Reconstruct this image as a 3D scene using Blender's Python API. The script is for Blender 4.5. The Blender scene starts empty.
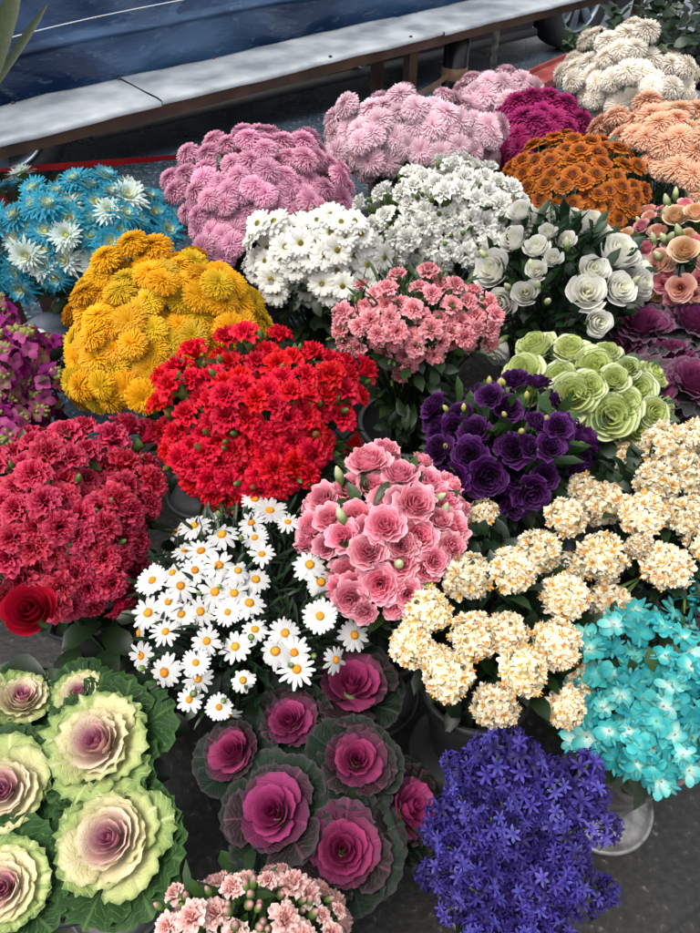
import bpy, math, random
from mathutils import Vector, Matrix, Quaternion, noise
import numpy as np
random.seed(7)
PI = math.pi
sc = bpy.context.scene
col = sc.collection
R_ = random.random
def U(a, b): return a + (b-a)*random.random()

# ------------------------------------------------------------------ camera
CAM_H = 1.5; F = 705.0; PITCH = math.radians(45)
cam_d = bpy.data.cameras.new('camera'); cam = bpy.data.objects.new('camera', cam_d); col.objects.link(cam)
cam.location = (0, 0, CAM_H); cam.rotation_euler = (PI/2-PITCH, 0, 0)
cam_d.sensor_fit = 'VERTICAL'; cam_d.sensor_height = 24; cam_d.lens = 24*F/933.0
cam_d.clip_start = 0.02; cam_d.clip_end = 500
cam_d.dof.use_dof = True; cam_d.dof.focus_distance = 1.15; cam_d.dof.aperture_fstop = 9.0
sc.camera = cam
CO = Vector((0, 0, CAM_H)); c_, s_ = math.cos(PITCH), math.sin(PITCH)
def ray(px, py):
    u = px-350; v = 466.5-py
    return Vector((u, c_*F + s_*v, -s_*F + c_*v)).normalized()
def at(px, py, z):
    d = ray(px, py); t = (z-CAM_H)/d.z
    return CO + d*t
def proj(p):
    q = p-CO; dep = q.y*c_ - q.z*s_; up = q.y*s_ + q.z*c_
    return 350+F*q.x/dep, 466.5-F*up/dep
def depth(p):
    q = p-CO; return q.y*c_ - q.z*s_

# ------------------------------------------------------------------ colour helpers
def lin(h):
    h = h.lstrip('#'); out = []
    for i in (0, 2, 4):
        x = int(h[i:i+2], 16)/255
        out.append(x/12.92 if x <= .04045 else ((x+.055)/1.055)**2.4)
    return out
def mix(a, b, t):
    t = max(0, min(1, t)); return [a[i]*(1-t)+b[i]*t for i in range(3)]
def ramp(stops, t):
    if t <= stops[0][0]: return stops[0][1]
    for (t0, a), (t1, b) in zip(stops, stops[1:]):
        if t <= t1: return mix(a, b, (t-t0)/(t1-t0))
    return stops[-1][1]

# ------------------------------------------------------------------ materials
def new_mat(name):
    m = bpy.data.materials.new(name); m.use_nodes = True
    nt = m.node_tree; b = nt.nodes['Principled BSDF']; return m, nt, b
def N(nt, t, **k):
    n = nt.nodes.new(t)
    for a, v in k.items(): setattr(n, a, v)
    return n
def petal_mat(name, rough=.55, transl=.3, var=.22, hue=.005, vein=False, spec=.3, grain=.12):
    m, nt, b = new_mat(name); L = nt.links.new
    at_ = N(nt, 'ShaderNodeAttribute', attribute_name='Col')
    oi = N(nt, 'ShaderNodeObjectInfo')
    hsv = N(nt, 'ShaderNodeHueSaturation')
    mr = N(nt, 'ShaderNodeMapRange'); mr.inputs[3].default_value = 1-var; mr.inputs[4].default_value = 1+var*.35
    L(oi.outputs['Random'], mr.inputs[0])
    tc = N(nt, 'ShaderNodeTexCoord')
    no = N(nt, 'ShaderNodeTexNoise'); no.inputs['Scale'].default_value = 160; no.inputs['Detail'].default_value = 3
    L(tc.outputs['Object'], no.inputs['Vector'])
    m2 = N(nt, 'ShaderNodeMapRange'); m2.inputs[1].default_value = .3; m2.inputs[2].default_value = .7
    m2.inputs[3].default_value = 1-grain; m2.inputs[4].default_value = 1+grain*.4; L(no.outputs['Fac'], m2.inputs[0])
    mu = N(nt, 'ShaderNodeMath', operation='MULTIPLY'); L(mr.outputs[0], mu.inputs[0]); L(m2.outputs[0], mu.inputs[1])
    L(mu.outputs[0], hsv.inputs['Value'])
    mh = N(nt, 'ShaderNodeMath', operation='MULTIPLY_ADD'); mh.inputs[1].default_value = 7.31; mh.inputs[2].default_value = 0
    fr = N(nt, 'ShaderNodeMath', operation='FRACT'); L(oi.outputs['Random'], mh.inputs[0]); L(mh.outputs[0], fr.inputs[0])
    m3 = N(nt, 'ShaderNodeMapRange'); m3.inputs[3].default_value = .5-hue; m3.inputs[4].default_value = .5+hue
    L(fr.outputs[0], m3.inputs[0]); L(m3.outputs[0], hsv.inputs['Hue'])
    src = at_.outputs['Color']
    if vein:
        # branching veins in petal space: attribute pv = (s, v, layer)
        pv = N(nt, 'ShaderNodeAttribute', attribute_name='pv'); sx = N(nt, 'ShaderNodeSeparateXYZ'); L(pv.outputs['Vector'], sx.inputs[0])
        ab = N(nt, 'ShaderNodeMath', operation='ABSOLUTE'); L(sx.outputs[0], ab.inputs[0])
        n2 = N(nt, 'ShaderNodeTexNoise'); n2.inputs['Scale'].default_value = 5; L(pv.outputs['Vector'], n2.inputs['Vector'])
        a1 = N(nt, 'ShaderNodeMath', operation='MULTIPLY_ADD'); L(ab.outputs[0], a1.inputs[0]); a1.inputs[1].default_value = -.75; L(sx.outputs[1], a1.inputs[2])
        a2 = N(nt, 'ShaderNodeMath', operation='MULTIPLY_ADD'); L(n2.outputs['Fac'], a2.inputs[0]); a2.inputs[1].default_value = .22; L(a1.outputs[0], a2.inputs[2])
        a3 = N(nt, 'ShaderNodeMath', operation='MULTIPLY'); L(a2.outputs[0], a3.inputs[0]); a3.inputs[1].default_value = 46
        si = N(nt, 'ShaderNodeMath', operation='SINE'); L(a3.outputs[0], si.inputs[0])
        v1 = N(nt, 'ShaderNodeMapRange'); v1.inputs[1].default_value = .72; v1.inputs[2].default_value = 1; L(si.outputs[0], v1.inputs[0])
        v2 = N(nt, 'ShaderNodeMapRange'); v2.inputs[1].default_value = .07; v2.inputs[2].default_value = .02; L(ab.outputs[0], v2.inputs[0])
        mx = N(nt, 'ShaderNodeMath', operation='MAXIMUM'); L(v1.outputs[0], mx.inputs[0]); L(v2.outputs[0], mx.inputs[1])
        v3 = N(nt, 'ShaderNodeMath', operation='MULTIPLY'); L(mx.outputs[0], v3.inputs[0]); v3.inputs[1].default_value = vein
        mc = N(nt, 'ShaderNodeMix', data_type='RGBA'); L(v3.outputs[0], mc.inputs[0]); L(src, mc.inputs[6])
        vc = N(nt, 'ShaderNodeAttribute', attribute_name='VCol'); L(vc.outputs['Color'], mc.inputs[7])
        src = mc.outputs[2]
        bp = N(nt, 'ShaderNodeBump'); bp.inputs['Strength'].default_value = .5; bp.inputs['Distance'].default_value = .002
        L(mx.outputs[0], bp.inputs['Height']); L(bp.outputs[0], b.inputs['Normal'])
    L(src, hsv.inputs['Color'])
    L(hsv.outputs[0], b.inputs['Base Color'])
    b.inputs['Roughness'].default_value = rough; b.inputs['Specular IOR Level'].default_value = spec
    if transl:
        tr = N(nt, 'ShaderNodeBsdfTranslucent'); L(hsv.outputs[0], tr.inputs[0])
        ms = N(nt, 'ShaderNodeMixShader'); ms.inputs[0].default_value = transl
        L(b.outputs[0], ms.inputs[1]); L(tr.outputs[0], ms.inputs[2]); L(ms.outputs[0], nt.nodes['Material Output'].inputs[0])
    return m
M_PET = petal_mat('petal', .6, .34)
M_KALE = petal_mat('kale_leaf', .6, .18, .16, .006, vein=.55, spec=.2)
M_LEAF = petal_mat('leaf', .42, .2, .35, .008, spec=.45, grain=.3)
M_EYE = petal_mat('flower_eye', .8, .0, .2, .01, grain=.35)

def noise_mat(name, c1, c2, scale, rough=(.5, .7), metal=0, bump=.3, dist=.003, detail=6, spec=.5, extra=None):
    m, nt, b = new_mat(name); L = nt.links.new
    tc = N(nt, 'ShaderNodeTexCoord'); no = N(nt, 'ShaderNodeTexNoise')
    no.inputs['Scale'].default_value = scale; no.inputs['Detail'].default_value = detail; L(tc.outputs['Object'], no.inputs['Vector'])
    mr = N(nt, 'ShaderNodeMapRange'); mr.inputs[1].default_value = .35; mr.inputs[2].default_value = .65; L(no.outputs['Fac'], mr.inputs[0])
    mc = N(nt, 'ShaderNodeMix', data_type='RGBA'); mc.inputs[6].default_value = (*c1, 1); mc.inputs[7].default_value = (*c2, 1)
    L(mr.outputs[0], mc.inputs[0]); L(mc.outputs[2], b.inputs['Base Color'])
    r = N(nt, 'ShaderNodeMapRange'); r.inputs[3].default_value = rough[0]; r.inputs[4].default_value = rough[1]
    L(no.outputs['Fac'], r.inputs[0]); L(r.outputs[0], b.inputs['Roughness'])
    b.inputs['Metallic'].default_value = metal; b.inputs['Specular IOR Level'].default_value = spec
    bp = N(nt, 'ShaderNodeBump'); bp.inputs['Strength'].default_value = bump; bp.inputs['Distance'].default_value = dist
    L(no.outputs['Fac'], bp.inputs['Height']); L(bp.outputs[0], b.inputs['Normal'])
    return m
M_ZINC = noise_mat('zinc', (.09, .085, .08), (.34, .33, .32), 30, (.35, .6), .75, .15)
M_BUCKET = noise_mat('dark_zinc', (.028, .028, .03), (.07, .07, .074), 18, (.4, .65), .35, .15)
M_SHEET = noise_mat('sheet_metal', (.20, .23, .26), (.42, .45, .48), 7, (.3, .65), .1, .5, .006, 12)
M_WOOD = noise_mat('brown_board', (.035, .018, .010), (.085, .045, .025), 9, (.5, .8), 0, .4)
M_BLACK = noise_mat('black_paint', (.004, .004, .005), (.010, .010, .012), 4, (.18, .35), 0, .05)
M_RUBBER = noise_mat('rubber', (.008, .008, .009), (.02, .02, .022), 40, (.6, .8), 0, .2)
M_RIM = noise_mat('wheel_alloy', (.2, .25, .3), (.36, .42, .48), 10, (.3, .45), .6, .05)
M_RED = noise_mat('red_tape', (.55, .012, .02), (.68, .03, .035), 6, (.35, .5), 0, .1)
M_REDW = noise_mat('red_board', (.22, .035, .035), (.36, .08, .07), 12, (.5, .7), 0, .2)
M_TAPE = noise_mat('tan_tape', (.34, .19, .12), (.48, .29, .2), 20, (.35, .5), 0, .1)
M_CHROME = noise_mat('chrome', (.6, .6, .6), (.8, .8, .8), 10, (.1, .2), 1, .05)
M_WHITE = noise_mat('white_plastic', (.72, .74, .78), (.82, .83, .85), 10, (.3, .4), 0, .05)
M_GLASS = noise_mat('dark_glass', (.01, .012, .015), (.015, .018, .02), 3, (.05, .08), 0, 0)
M_GREYP = noise_mat('grey_plastic', (.10, .13, .17), (.17, .2, .25), 14, (.2, .4), 0, .4, .01)
M_BIN = noise_mat('card', (.10, .07, .055), (.17, .12, .1), 14, (.6, .8), 0, .2)

def tarp_mat():
    m, nt, b = new_mat('blue_tarpaulin'); L = nt.links.new
    tc = N(nt, 'ShaderNodeTexCoord')
    mp = N(nt, 'ShaderNodeMapping'); L(tc.outputs['Object'], mp.inputs[0]); mp.inputs['Scale'].default_value = (.55, 1, 1.5); mp.inputs['Rotation'].default_value = (0, .35, 0)
    n1 = N(nt, 'ShaderNodeTexNoise'); n1.inputs['Scale'].default_value = 4.2; n1.inputs['Detail'].default_value = 6; n1.inputs['Distortion'].default_value = .7
    L(mp.outputs[0], n1.inputs[0])
    n2 = N(nt, 'ShaderNodeTexNoise'); n2.inputs['Scale'].default_value = 38; n2.inputs['Detail'].default_value = 4; n2.inputs['Distortion'].default_value = .8; L(mp.outputs[0], n2.inputs[0])
    cr = N(nt, 'ShaderNodeValToRGB'); cr.color_ramp.elements[0].position = .36; cr.color_ramp.elements[0].color = (.010, .026, .070, 1)
    cr.color_ramp.elements[1].position = .7; cr.color_ramp.elements[1].color = (.06, .13, .25, 1); L(n1.outputs[0], cr.inputs[0])
    sp = N(nt, 'ShaderNodeMapRange'); sp.inputs[1].default_value = .60; sp.inputs[2].default_value = .85; L(n2.outputs[0], sp.inputs[0])
    mc = N(nt, 'ShaderNodeMix', data_type='RGBA'); L(sp.outputs[0], mc.inputs[0]); L(cr.outputs[0], mc.inputs[6]); mc.inputs[7].default_value = (.12, .21, .34, 1)  # pale patches and specks put crinkle highlights into the tarp colour
    L(mc.outputs[2], b.inputs['Base Color'])
    b.inputs['Roughness'].default_value = .16
    ad = N(nt, 'ShaderNodeMath', operation='MULTIPLY_ADD'); L(n2.outputs[0], ad.inputs[0]); ad.inputs[1].default_value = .12; L(n1.outputs[0], ad.inputs[2])
    bp = N(nt, 'ShaderNodeBump'); bp.inputs['Strength'].default_value = .7; bp.inputs['Distance'].default_value = .016; L(ad.outputs[0], bp.inputs['Height'])
    L(bp.outputs[0], b.inputs['Normal']); return m
M_TARP = tarp_mat()

def ground_mat(name, c1, c2, speck, wet, tile=0, ang=0):
    m, nt, b = new_mat(name); L = nt.links.new
    tc = N(nt, 'ShaderNodeTexCoord')
    vo = N(nt, 'ShaderNodeTexVoronoi'); vo.inputs['Scale'].default_value = 170; L(tc.outputs['Object'], vo.inputs[0])
    n1 = N(nt, 'ShaderNodeTexNoise'); n1.inputs['Scale'].default_value = 2.2; n1.inputs['Detail'].default_value = 8; L(tc.outputs['Object'], n1.inputs[0])
    n2 = N(nt, 'ShaderNodeTexNoise'); n2.inputs['Scale'].default_value = 62; n2.inputs['Detail'].default_value = 5; L(tc.outputs['Object'], n2.inputs[0])
    cr = N(nt, 'ShaderNodeValToRGB'); e = cr.color_ramp.elements
    e[0].position = .38; e[0].color = (*c1, 1); e[1].position = .62; e[1].color = (*c2, 1); k = e.new(.72); k.color = (*speck, 1)
    L(n2.outputs[0], cr.inputs[0])
    mr = N(nt, 'ShaderNodeMapRange'); mr.inputs[1].default_value = .3; mr.inputs[2].default_value = .7; mr.inputs[3].default_value = .6; mr.inputs[4].default_value = 1.2; L(n1.outputs[0], mr.inputs[0])
    mc = N(nt, 'ShaderNodeMix', data_type='RGBA', blend_type='MULTIPLY'); mc.inputs[0].default_value = 1
    L(cr.outputs[0], mc.inputs[6]); L(mr.outputs[0], mc.inputs[7]); out = mc.outputs[2]
    hsrc = n2.outputs[0]
    if tile:
        mp = N(nt, 'ShaderNodeMapping'); mp.inputs['Rotation'].default_value = (0, 0, ang); L(tc.outputs['Object'], mp.inputs[0])
        br = N(nt, 'ShaderNodeTexBrick'); br.inputs['Scale'].default_value = 1; br.inputs['Mortar Size'].default_value = .004
        br.inputs['Brick Width'].default_value = tile*1.6; br.inputs['Row Height'].default_value = tile; br.inputs['Mortar Smooth'].default_value = .3
        br.inputs['Color1'].default_value = (1, 1, 1, 1); br.inputs['Color2'].default_value = (.85, .85, .85, 1); br.inputs['Mortar'].default_value = (.22, .2, .18, 1)
        L(mp.outputs[0], br.inputs[0])
        m5 = N(nt, 'ShaderNodeMix', data_type='RGBA', blend_type='MULTIPLY'); m5.inputs[0].default_value = 1
        L(out, m5.inputs[6]); L(br.outputs[0], m5.inputs[7]); out = m5.outputs[2]
    L(out, b.inputs['Base Color'])
    rr = N(nt, 'ShaderNodeMapRange'); rr.inputs[1].default_value = .35; rr.inputs[2].default_value = .65; rr.inputs[3].default_value = wet[0]; rr.inputs[4].default_value = wet[1]; L(n1.outputs[0], rr.inputs[0])
    L(rr.outputs[0], b.inputs['Roughness'])
    bp = N(nt, 'ShaderNodeBump'); bp.inputs['Strength'].default_value = .5; bp.inputs['Distance'].default_value = .003; L(hsrc, bp.inputs['Height']); L(bp.outputs[0], b.inputs['Normal'])
    return m
M_PAVE = ground_mat('granite_paving', (.005, .0045, .004), (.020, .018, .016), (.11, .098, .085), (.4, .75), .42, math.radians(-28))
M_ASPH = ground_mat('wet_asphalt', (.026, .038, .054), (.075, .105, .145), (.3, .38, .46), (.12, .5))

# ------------------------------------------------------------------ mesh builder
class MB:
    def __init__(s): s.v = []; s.f = []; s.c = []; s.p = []; s.m = []; s.vc = []; s.has_vc = False
    def grid(s, P, C, PV, mi=0, VC=None):
        """P: rows of points"""
        o = len(s.v); nv = len(P); nu = len(P[0])
        for j in range(nv):
            for i in range(nu):
                s.v.append(P[j][i]); s.c.append(C[j][i]); s.p.append(PV[j][i]); s.vc.append(VC[j][i] if VC else C[j][i])
        for j in range(nv-1):
            for i in range(nu-1):
                a = o+j*nu+i; s.f.append((a, a+1, a+nu+1, a+nu)); s.m.append(mi)
    def tri_raw(s, verts, faces, c, mi=0):
        o = len(s.v)
        for q in verts: s.v.append(q); s.c.append(c); s.p.append((0, 0, 0)); s.vc.append(c)
        for f in faces: s.f.append(tuple(o+i for i in f)); s.m.append(mi)
    def add(s, other, M):
        o = len(s.v)
        for q in other.v: s.v.append(tuple(M @ Vector(q)))
        s.c += other.c; s.p += other.p; s.vc += other.vc
        s.f += [tuple(o+i for i in f) for f in other.f]; s.m += other.m
    def tube(s, pts, r0, r1, c, sides=5, mi=0, caps=True):
        pts = [Vector(p) for p in pts]; o = len(s.v); n = len(pts)
        for k, p in enumerate(pts):
            t = (pts[min(k+1, n-1)]-pts[max(k-1, 0)]).normalized()
            a = t.orthogonal().normalized(); b = t.cross(a); r = r0+(r1-r0)*k/(n-1)
            for i in range(sides):
                th = 2*PI*i/sides; q = p+a*(r*math.cos(th))+b*(r*math.sin(th))
                s.v.append(tuple(q)); s.c.append(c); s.p.append((0, 0, 0)); s.vc.append(c)
        for k in range(n-1):
            for i in range(sides):
                j = (i+1) % sides; s.f.append((o+k*sides+i, o+k*sides+j, o+(k+1)*sides+j, o+(k+1)*sides+i)); s.m.append(mi)
        if caps:
            s.f.append(tuple(o+i for i in range(sides))[::-1]); s.m.append(mi)
            s.f.append(tuple(o+(n-1)*sides+i for i in range(sides))); s.m.append(mi)
    def lathe(s, prof, c, n=32, mi=0, M=None):
        o = len(s.v)
        for r, z in prof:
            for i in range(n):
                th = 2*PI*i/n; q = Vector((r*math.cos(th), r*math.sin(th), z))
                if M: q = M @ q
                s.v.append(tuple(q)); cc = c(r, z) if callable(c) else c
                s.c.append(cc); s.p.append((0, 0, 0)); s.vc.append(cc)
        for k in range(len(prof)-1):
            for i in range(n):
                j = (i+1) % n; s.f.append((o+k*n+i, o+k*n+j, o+(k+1)*n+j, o+(k+1)*n+i)); s.m.append(mi)
    def box(s, lo, hi, c=(.5, .5, .5), mi=0, M=None, bev=0):
        x0, y0, z0 = lo; x1, y1, z1 = hi
        vs = [(x0,y0,z0),(x1,y0,z0),(x1,y1,z0),(x0,y1,z0),(x0,y0,z1),(x1,y0,z1),(x1,y1,z1),(x0,y1,z1)]
        if M: vs = [tuple(M @ Vector(q)) for q in vs]
        s.tri_raw(vs, [(3,2,1,0),(4,5,6,7),(0,1,5,4),(1,2,6,5),(2,3,7,6),(3,0,4,7)], c, mi)
    def mesh(s, name, mats, smooth=True):
        me = bpy.data.meshes.new(name); me.from_pydata(s.v, [], s.f)
        if not isinstance(mats, (list, tuple)): mats = [mats]
        for m in mats: me.materials.append(m)
        n = len(s.v)
        a = me.color_attributes.new('Col', 'FLOAT_COLOR', 'POINT'); arr = np.ones((n, 4), dtype=np.float32); arr[:, :3] = np.array(s.c, dtype=np.float32); a.data.foreach_set('color', arr.ravel())
        if s.has_vc:
            a = me.color_attributes.new('VCol', 'FLOAT_COLOR', 'POINT'); arr = np.ones((n, 4), dtype=np.float32); arr[:, :3] = np.array(s.vc, dtype=np.float32); a.data.foreach_set('color', arr.ravel())
            a = me.attributes.new('pv', 'FLOAT_VECTOR', 'POINT'); a.data.foreach_set('vector', np.array(s.p, dtype=np.float32).ravel())
        me.polygons.foreach_set('material_index', np.array(s.m, dtype=np.int32))
        me.polygons.foreach_set('use_smooth', np.full(len(s.f), smooth)); me.update(); return me

def link(name, data, parent=None, loc=(0,0,0), M=None):
    o = bpy.data.objects.new(name, data); col.objects.link(o)
    if M is not None: o.matrix_world = M
    else: o.location = loc
    if parent is not None: o.parent = parent
    return o
def tag(o, label=None, cat=None, group=None, kind=None):
    if label: o['label'] = label
    if cat: o['category'] = cat
    if group: o['group'] = group
    if kind: o['kind'] = kind
    return o
def thing(name, label, cat, loc=(0,0,0), group=None, rot=None):
    o = link(name, None, None, loc); o.empty_display_size = .05
    if rot: o.rotation_euler = rot
    return tag(o, label, cat, group)
def local_to(root_loc, M): return Matrix.Translation(-Vector(root_loc)) @ M
def orient(pos, n, spin=None, scale=1):
    q = Vector((0, 0, 1)).rotation_difference(n.normalized())
    if spin is None: spin = U(0, 2*PI)
    return Matrix.Translation(pos) @ q.to_matrix().to_4x4() @ Matrix.Rotation(spin, 4, 'Z') @ Matrix.Scale(scale, 4)

# ------------------------------------------------------------------ petals
def strap(mb, base, d, up, L, W, bend, cf, nv=3, nu=1, cup=0, tipw=.25, wpow=1.0, mi=0, twist=0, base_w=.4):
    """narrow petal growing from base along d; up = face normal; bend bends away from up"""
    d = d.normalized(); side = d.cross(up).normalized(); up = side.cross(d).normalized()
    if twist: side = Quaternion(d, twist) @ side; up = Quaternion(d, twist) @ up
    P = []; C = []; PV = []; y = 0; z = 0
    for j in range(nv+1):
        v = j/nv
        if j: a = bend*(v-.5/nv); y += L/nv*math.cos(a); z -= L/nv*math.sin(a)
        w = W*(base_w+(1-base_w)*math.sin(min(1, v*1.45)*PI/2)) if v < .69 else W*(1-(1-tipw)*((v-.69)/.31)**1.6)
        row = []
        for i in range(nu+1):
            s = 2*i/nu-1
            row.append(tuple(base+d*y+up*(z+cup*s*s*w)+side*(s*w)))
        P.append(row); C.append([cf(v)]*(nu+1)); PV.append([(2*i/nu-1, v, 0) for i in range(nu+1)])
    mb.grid(P, C, PV, mi)

def wrap(mb, th0, half, prof, nv, nu, ruf, freq, rnd, cf, tooth=0, layer=0, vcf=None, pinch=.3, mi=0):
    """petal wrapped round the axis; prof(v)->(r,z)"""
    P = []; C = []; PV = []; VC = []; ph = U(0, 6.28); ph2 = U(0, 6.28); tl = [U(-1, 1)*tooth for _ in range(nu+1)]
    for j in range(nv+1):
        v = j/nv; row = []; cr = []; pr = []; vr = []
        for i in range(nu+1):
            s = 2*i/nu-1
            ve = v*(1-rnd*abs(s)**2.6+tl[i]*v)
            r, z = prof(ve)
            w = half*(pinch+(1-pinch)*math.sin(min(1, v*1.25)*PI/2))
            th = th0+s*w
            k = v**2*ruf
            dz = k*(math.sin(freq*s+ph)+.45*math.sin(freq*2.3*s+ph2))
            dr = k*.6*math.sin(freq*1.3*s+ph2)
            r2 = max(0.0002, r+dr)
            row.append((r2*math.cos(th), r2*math.sin(th), z+dz))
            cr.append(cf(v, s)); pr.append((s, v, layer)); vr.append(vcf(v, s) if vcf else cf(v, s))
        P.append(row); C.append(cr); PV.append(pr); VC.append(vr)
    mb.grid(P, C, PV, mi, VC)
def bez(p0, p1, p2, p3):
    def f(v):
        u = 1-v; a = u*u*u; b = 3*u*u*v; c = 3*u*v*v; d = v*v*v
        return (a*p0[0]+b*p1[0]+c*p2[0]+d*p3[0], a*p0[1]+b*p1[1]+c*p2[1]+d*p3[1])
    return f
GA = PI*(3-math.sqrt(5))

def chrys(R, n, stops, W=.11, flat=.8, recurve=.7, low=.62, eye=None):
    """pompon chrysanthemum: straps over a dome"""
    mb = MB(); n = int(n*1.45)
    top = math.acos(1-(1+low)*.98)
    def dome(th, ph, k): return Vector((math.sin(th)*math.cos(ph), math.sin(th)*math.sin(ph), math.cos(th)*flat))*R*k
    mb.lathe([(R*.05, -R*.75), (R*.3, -R*.5), (R*.55, -R*.15), (R*.55, R*.15*flat), (R*.4, R*.42*flat), (.0001, R*.52*flat)], ramp(stops, .15), 10)
    for i in range(n):
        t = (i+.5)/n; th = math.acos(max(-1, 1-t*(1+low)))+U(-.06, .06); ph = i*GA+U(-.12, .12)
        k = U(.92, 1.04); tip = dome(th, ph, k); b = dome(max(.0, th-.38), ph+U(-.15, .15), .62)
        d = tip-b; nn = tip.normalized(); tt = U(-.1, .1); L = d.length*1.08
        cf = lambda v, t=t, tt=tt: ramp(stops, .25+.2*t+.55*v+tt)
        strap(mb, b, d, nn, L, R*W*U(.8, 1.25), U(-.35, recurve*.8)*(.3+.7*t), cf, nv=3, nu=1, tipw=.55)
    if eye:
        mb.lathe([(R*.26, R*.12), (R*.24, R*.3), (R*.14, R*.38), (0, R*.4)], eye, 10, 0)
    return mb
def daisy(R, n, rings, stops, W=.16, lift=.1, eye_r=.25, droop=.35, tipw=.5, Lvar=.08, nu=2):
    mb = MB()
    for k in range(rings):
        for i in range(n):
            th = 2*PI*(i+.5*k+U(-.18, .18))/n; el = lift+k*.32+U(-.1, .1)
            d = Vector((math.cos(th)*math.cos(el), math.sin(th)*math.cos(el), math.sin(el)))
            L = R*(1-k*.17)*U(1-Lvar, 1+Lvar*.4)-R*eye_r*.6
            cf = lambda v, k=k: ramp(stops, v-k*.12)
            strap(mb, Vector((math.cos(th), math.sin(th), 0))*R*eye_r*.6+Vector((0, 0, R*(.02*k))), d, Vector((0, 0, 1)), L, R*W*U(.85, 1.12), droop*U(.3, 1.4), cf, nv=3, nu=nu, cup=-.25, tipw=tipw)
    # green calyx
    g = lin('#5f7a34'); mb.lathe([(R*.03, -R*.3), (R*.2, -R*.16), (R*.28, R*.0)], g, 8)
    return mb
def eye_mb(R, c1, c2, h=.5):
    mb = MB()
    mb.lathe([(R*1.02, -R*.3), (R, R*.12), (R*.86, R*.38*h*2), (R*.6, R*.6*h*2), (R*.3, R*.66*h*2), (0.00001, R*.6*h*2)], lambda r, z: ramp([(0, c1), (.55, c1), (1, c2)], r/R), 14)
    for i in range(40):
        t = math.sqrt((i+.5)/40); th = i*GA; r = R*t*.95; z = R*(.68-.5*t*t)*h*2
        q = Vector((r*math.cos(th), r*math.sin(th), z)); e = R*.085
        mb.tri_raw([tuple(q+Vector((e, 0, 0))), tuple(q+Vector((-e*.5, e*.87, 0))), tuple(q+Vector((-e*.5, -e*.87, 0))), tuple(q+Vector((0, 0, e*1.6)))], [(0, 1, 3), (1, 2, 3), (2, 0, 3)], mix(c1, c2, R_()))
    return mb
def carnation(R, stops, n=34, edge=None, calyx=True, tight=1.0):
    n = int(n*.8)
    mb = MB()
    for i in range(n):
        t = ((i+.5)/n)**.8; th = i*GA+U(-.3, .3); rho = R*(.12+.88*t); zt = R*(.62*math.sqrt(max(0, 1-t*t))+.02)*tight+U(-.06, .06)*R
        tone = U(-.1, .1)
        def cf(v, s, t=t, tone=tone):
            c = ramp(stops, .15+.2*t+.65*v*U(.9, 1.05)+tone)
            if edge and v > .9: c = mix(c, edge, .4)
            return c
        pr = bez((R*.04, -R*.5), (rho*.25, -R*.2), (rho*.55, zt+R*.12), (rho, zt-R*.15*t))
        wrap(mb, th, U(.55, .8)*(1.3-.5*t), pr, 5, 10, R*.1, 6.5, .14, cf, tooth=.07, pinch=.22)
    if calyx:
        g = lin('#6c8a46'); mb.lathe([(R*.06, -R*1.25), (R*.2, -R*1.15), (R*.24, -R*.6), (R*.3, -R*.42)], g, 8)
    return mb
def rose(R, stops, n=20, ruf=.03, freq=5, edge=None, zc=.42, open_=1.0, cup=.35, nu=8, calyx=True, edge_w=.85):
    mb = MB()
    for i in range(n):
        t = (i+.3)/n; th = i*2.25+U(-.2, .2); rho = R*(.07+.93*t**.85)*U(.95, 1.05)
        zt = R*(zc-.55*open_*t**2.0)+U(-.03, .03)*R; cu = max(0, t-.35)*R*cup*U(.4, 1.5)
        half = (1.5-.75*t)*U(.9, 1.1); tone = U(-.06, .06)
        def cf(v, s, t=t, tone=tone):
            c = ramp(stops, t*.75+.25*v+tone)
            if edge: c = mix(c, edge, max(0, (max(v, abs(s)*.98*min(1, v*1.6))-edge_w)/(1-edge_w)))
            return c
        pr = bez((R*.05, -R*.55), (rho*.75, -R*.4), (rho*.9, zt*.7), (rho+cu*.4, zt))
        wrap(mb, th, half, pr, 10 if edge else 6, nu, R*ruf*(.5+t), freq, .22, cf, pinch=.45)
    if calyx:
        g = lin('#5c7d40')
        mb.lathe([(R*.05, -R*.8), (R*.14, -R*.72), (R*.2, -R*.5)], g, 8)
        for i in range(5):
            th = i*1.2566; d = Vector((math.cos(th), math.sin(th), .2))
            strap(mb, Vector((0, 0, -R*.6)), d, Vector((0, 0, 1)), R*.75, R*.12, -.4, lambda v: g, nv=3, tipw=.1)
    return mb
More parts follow.
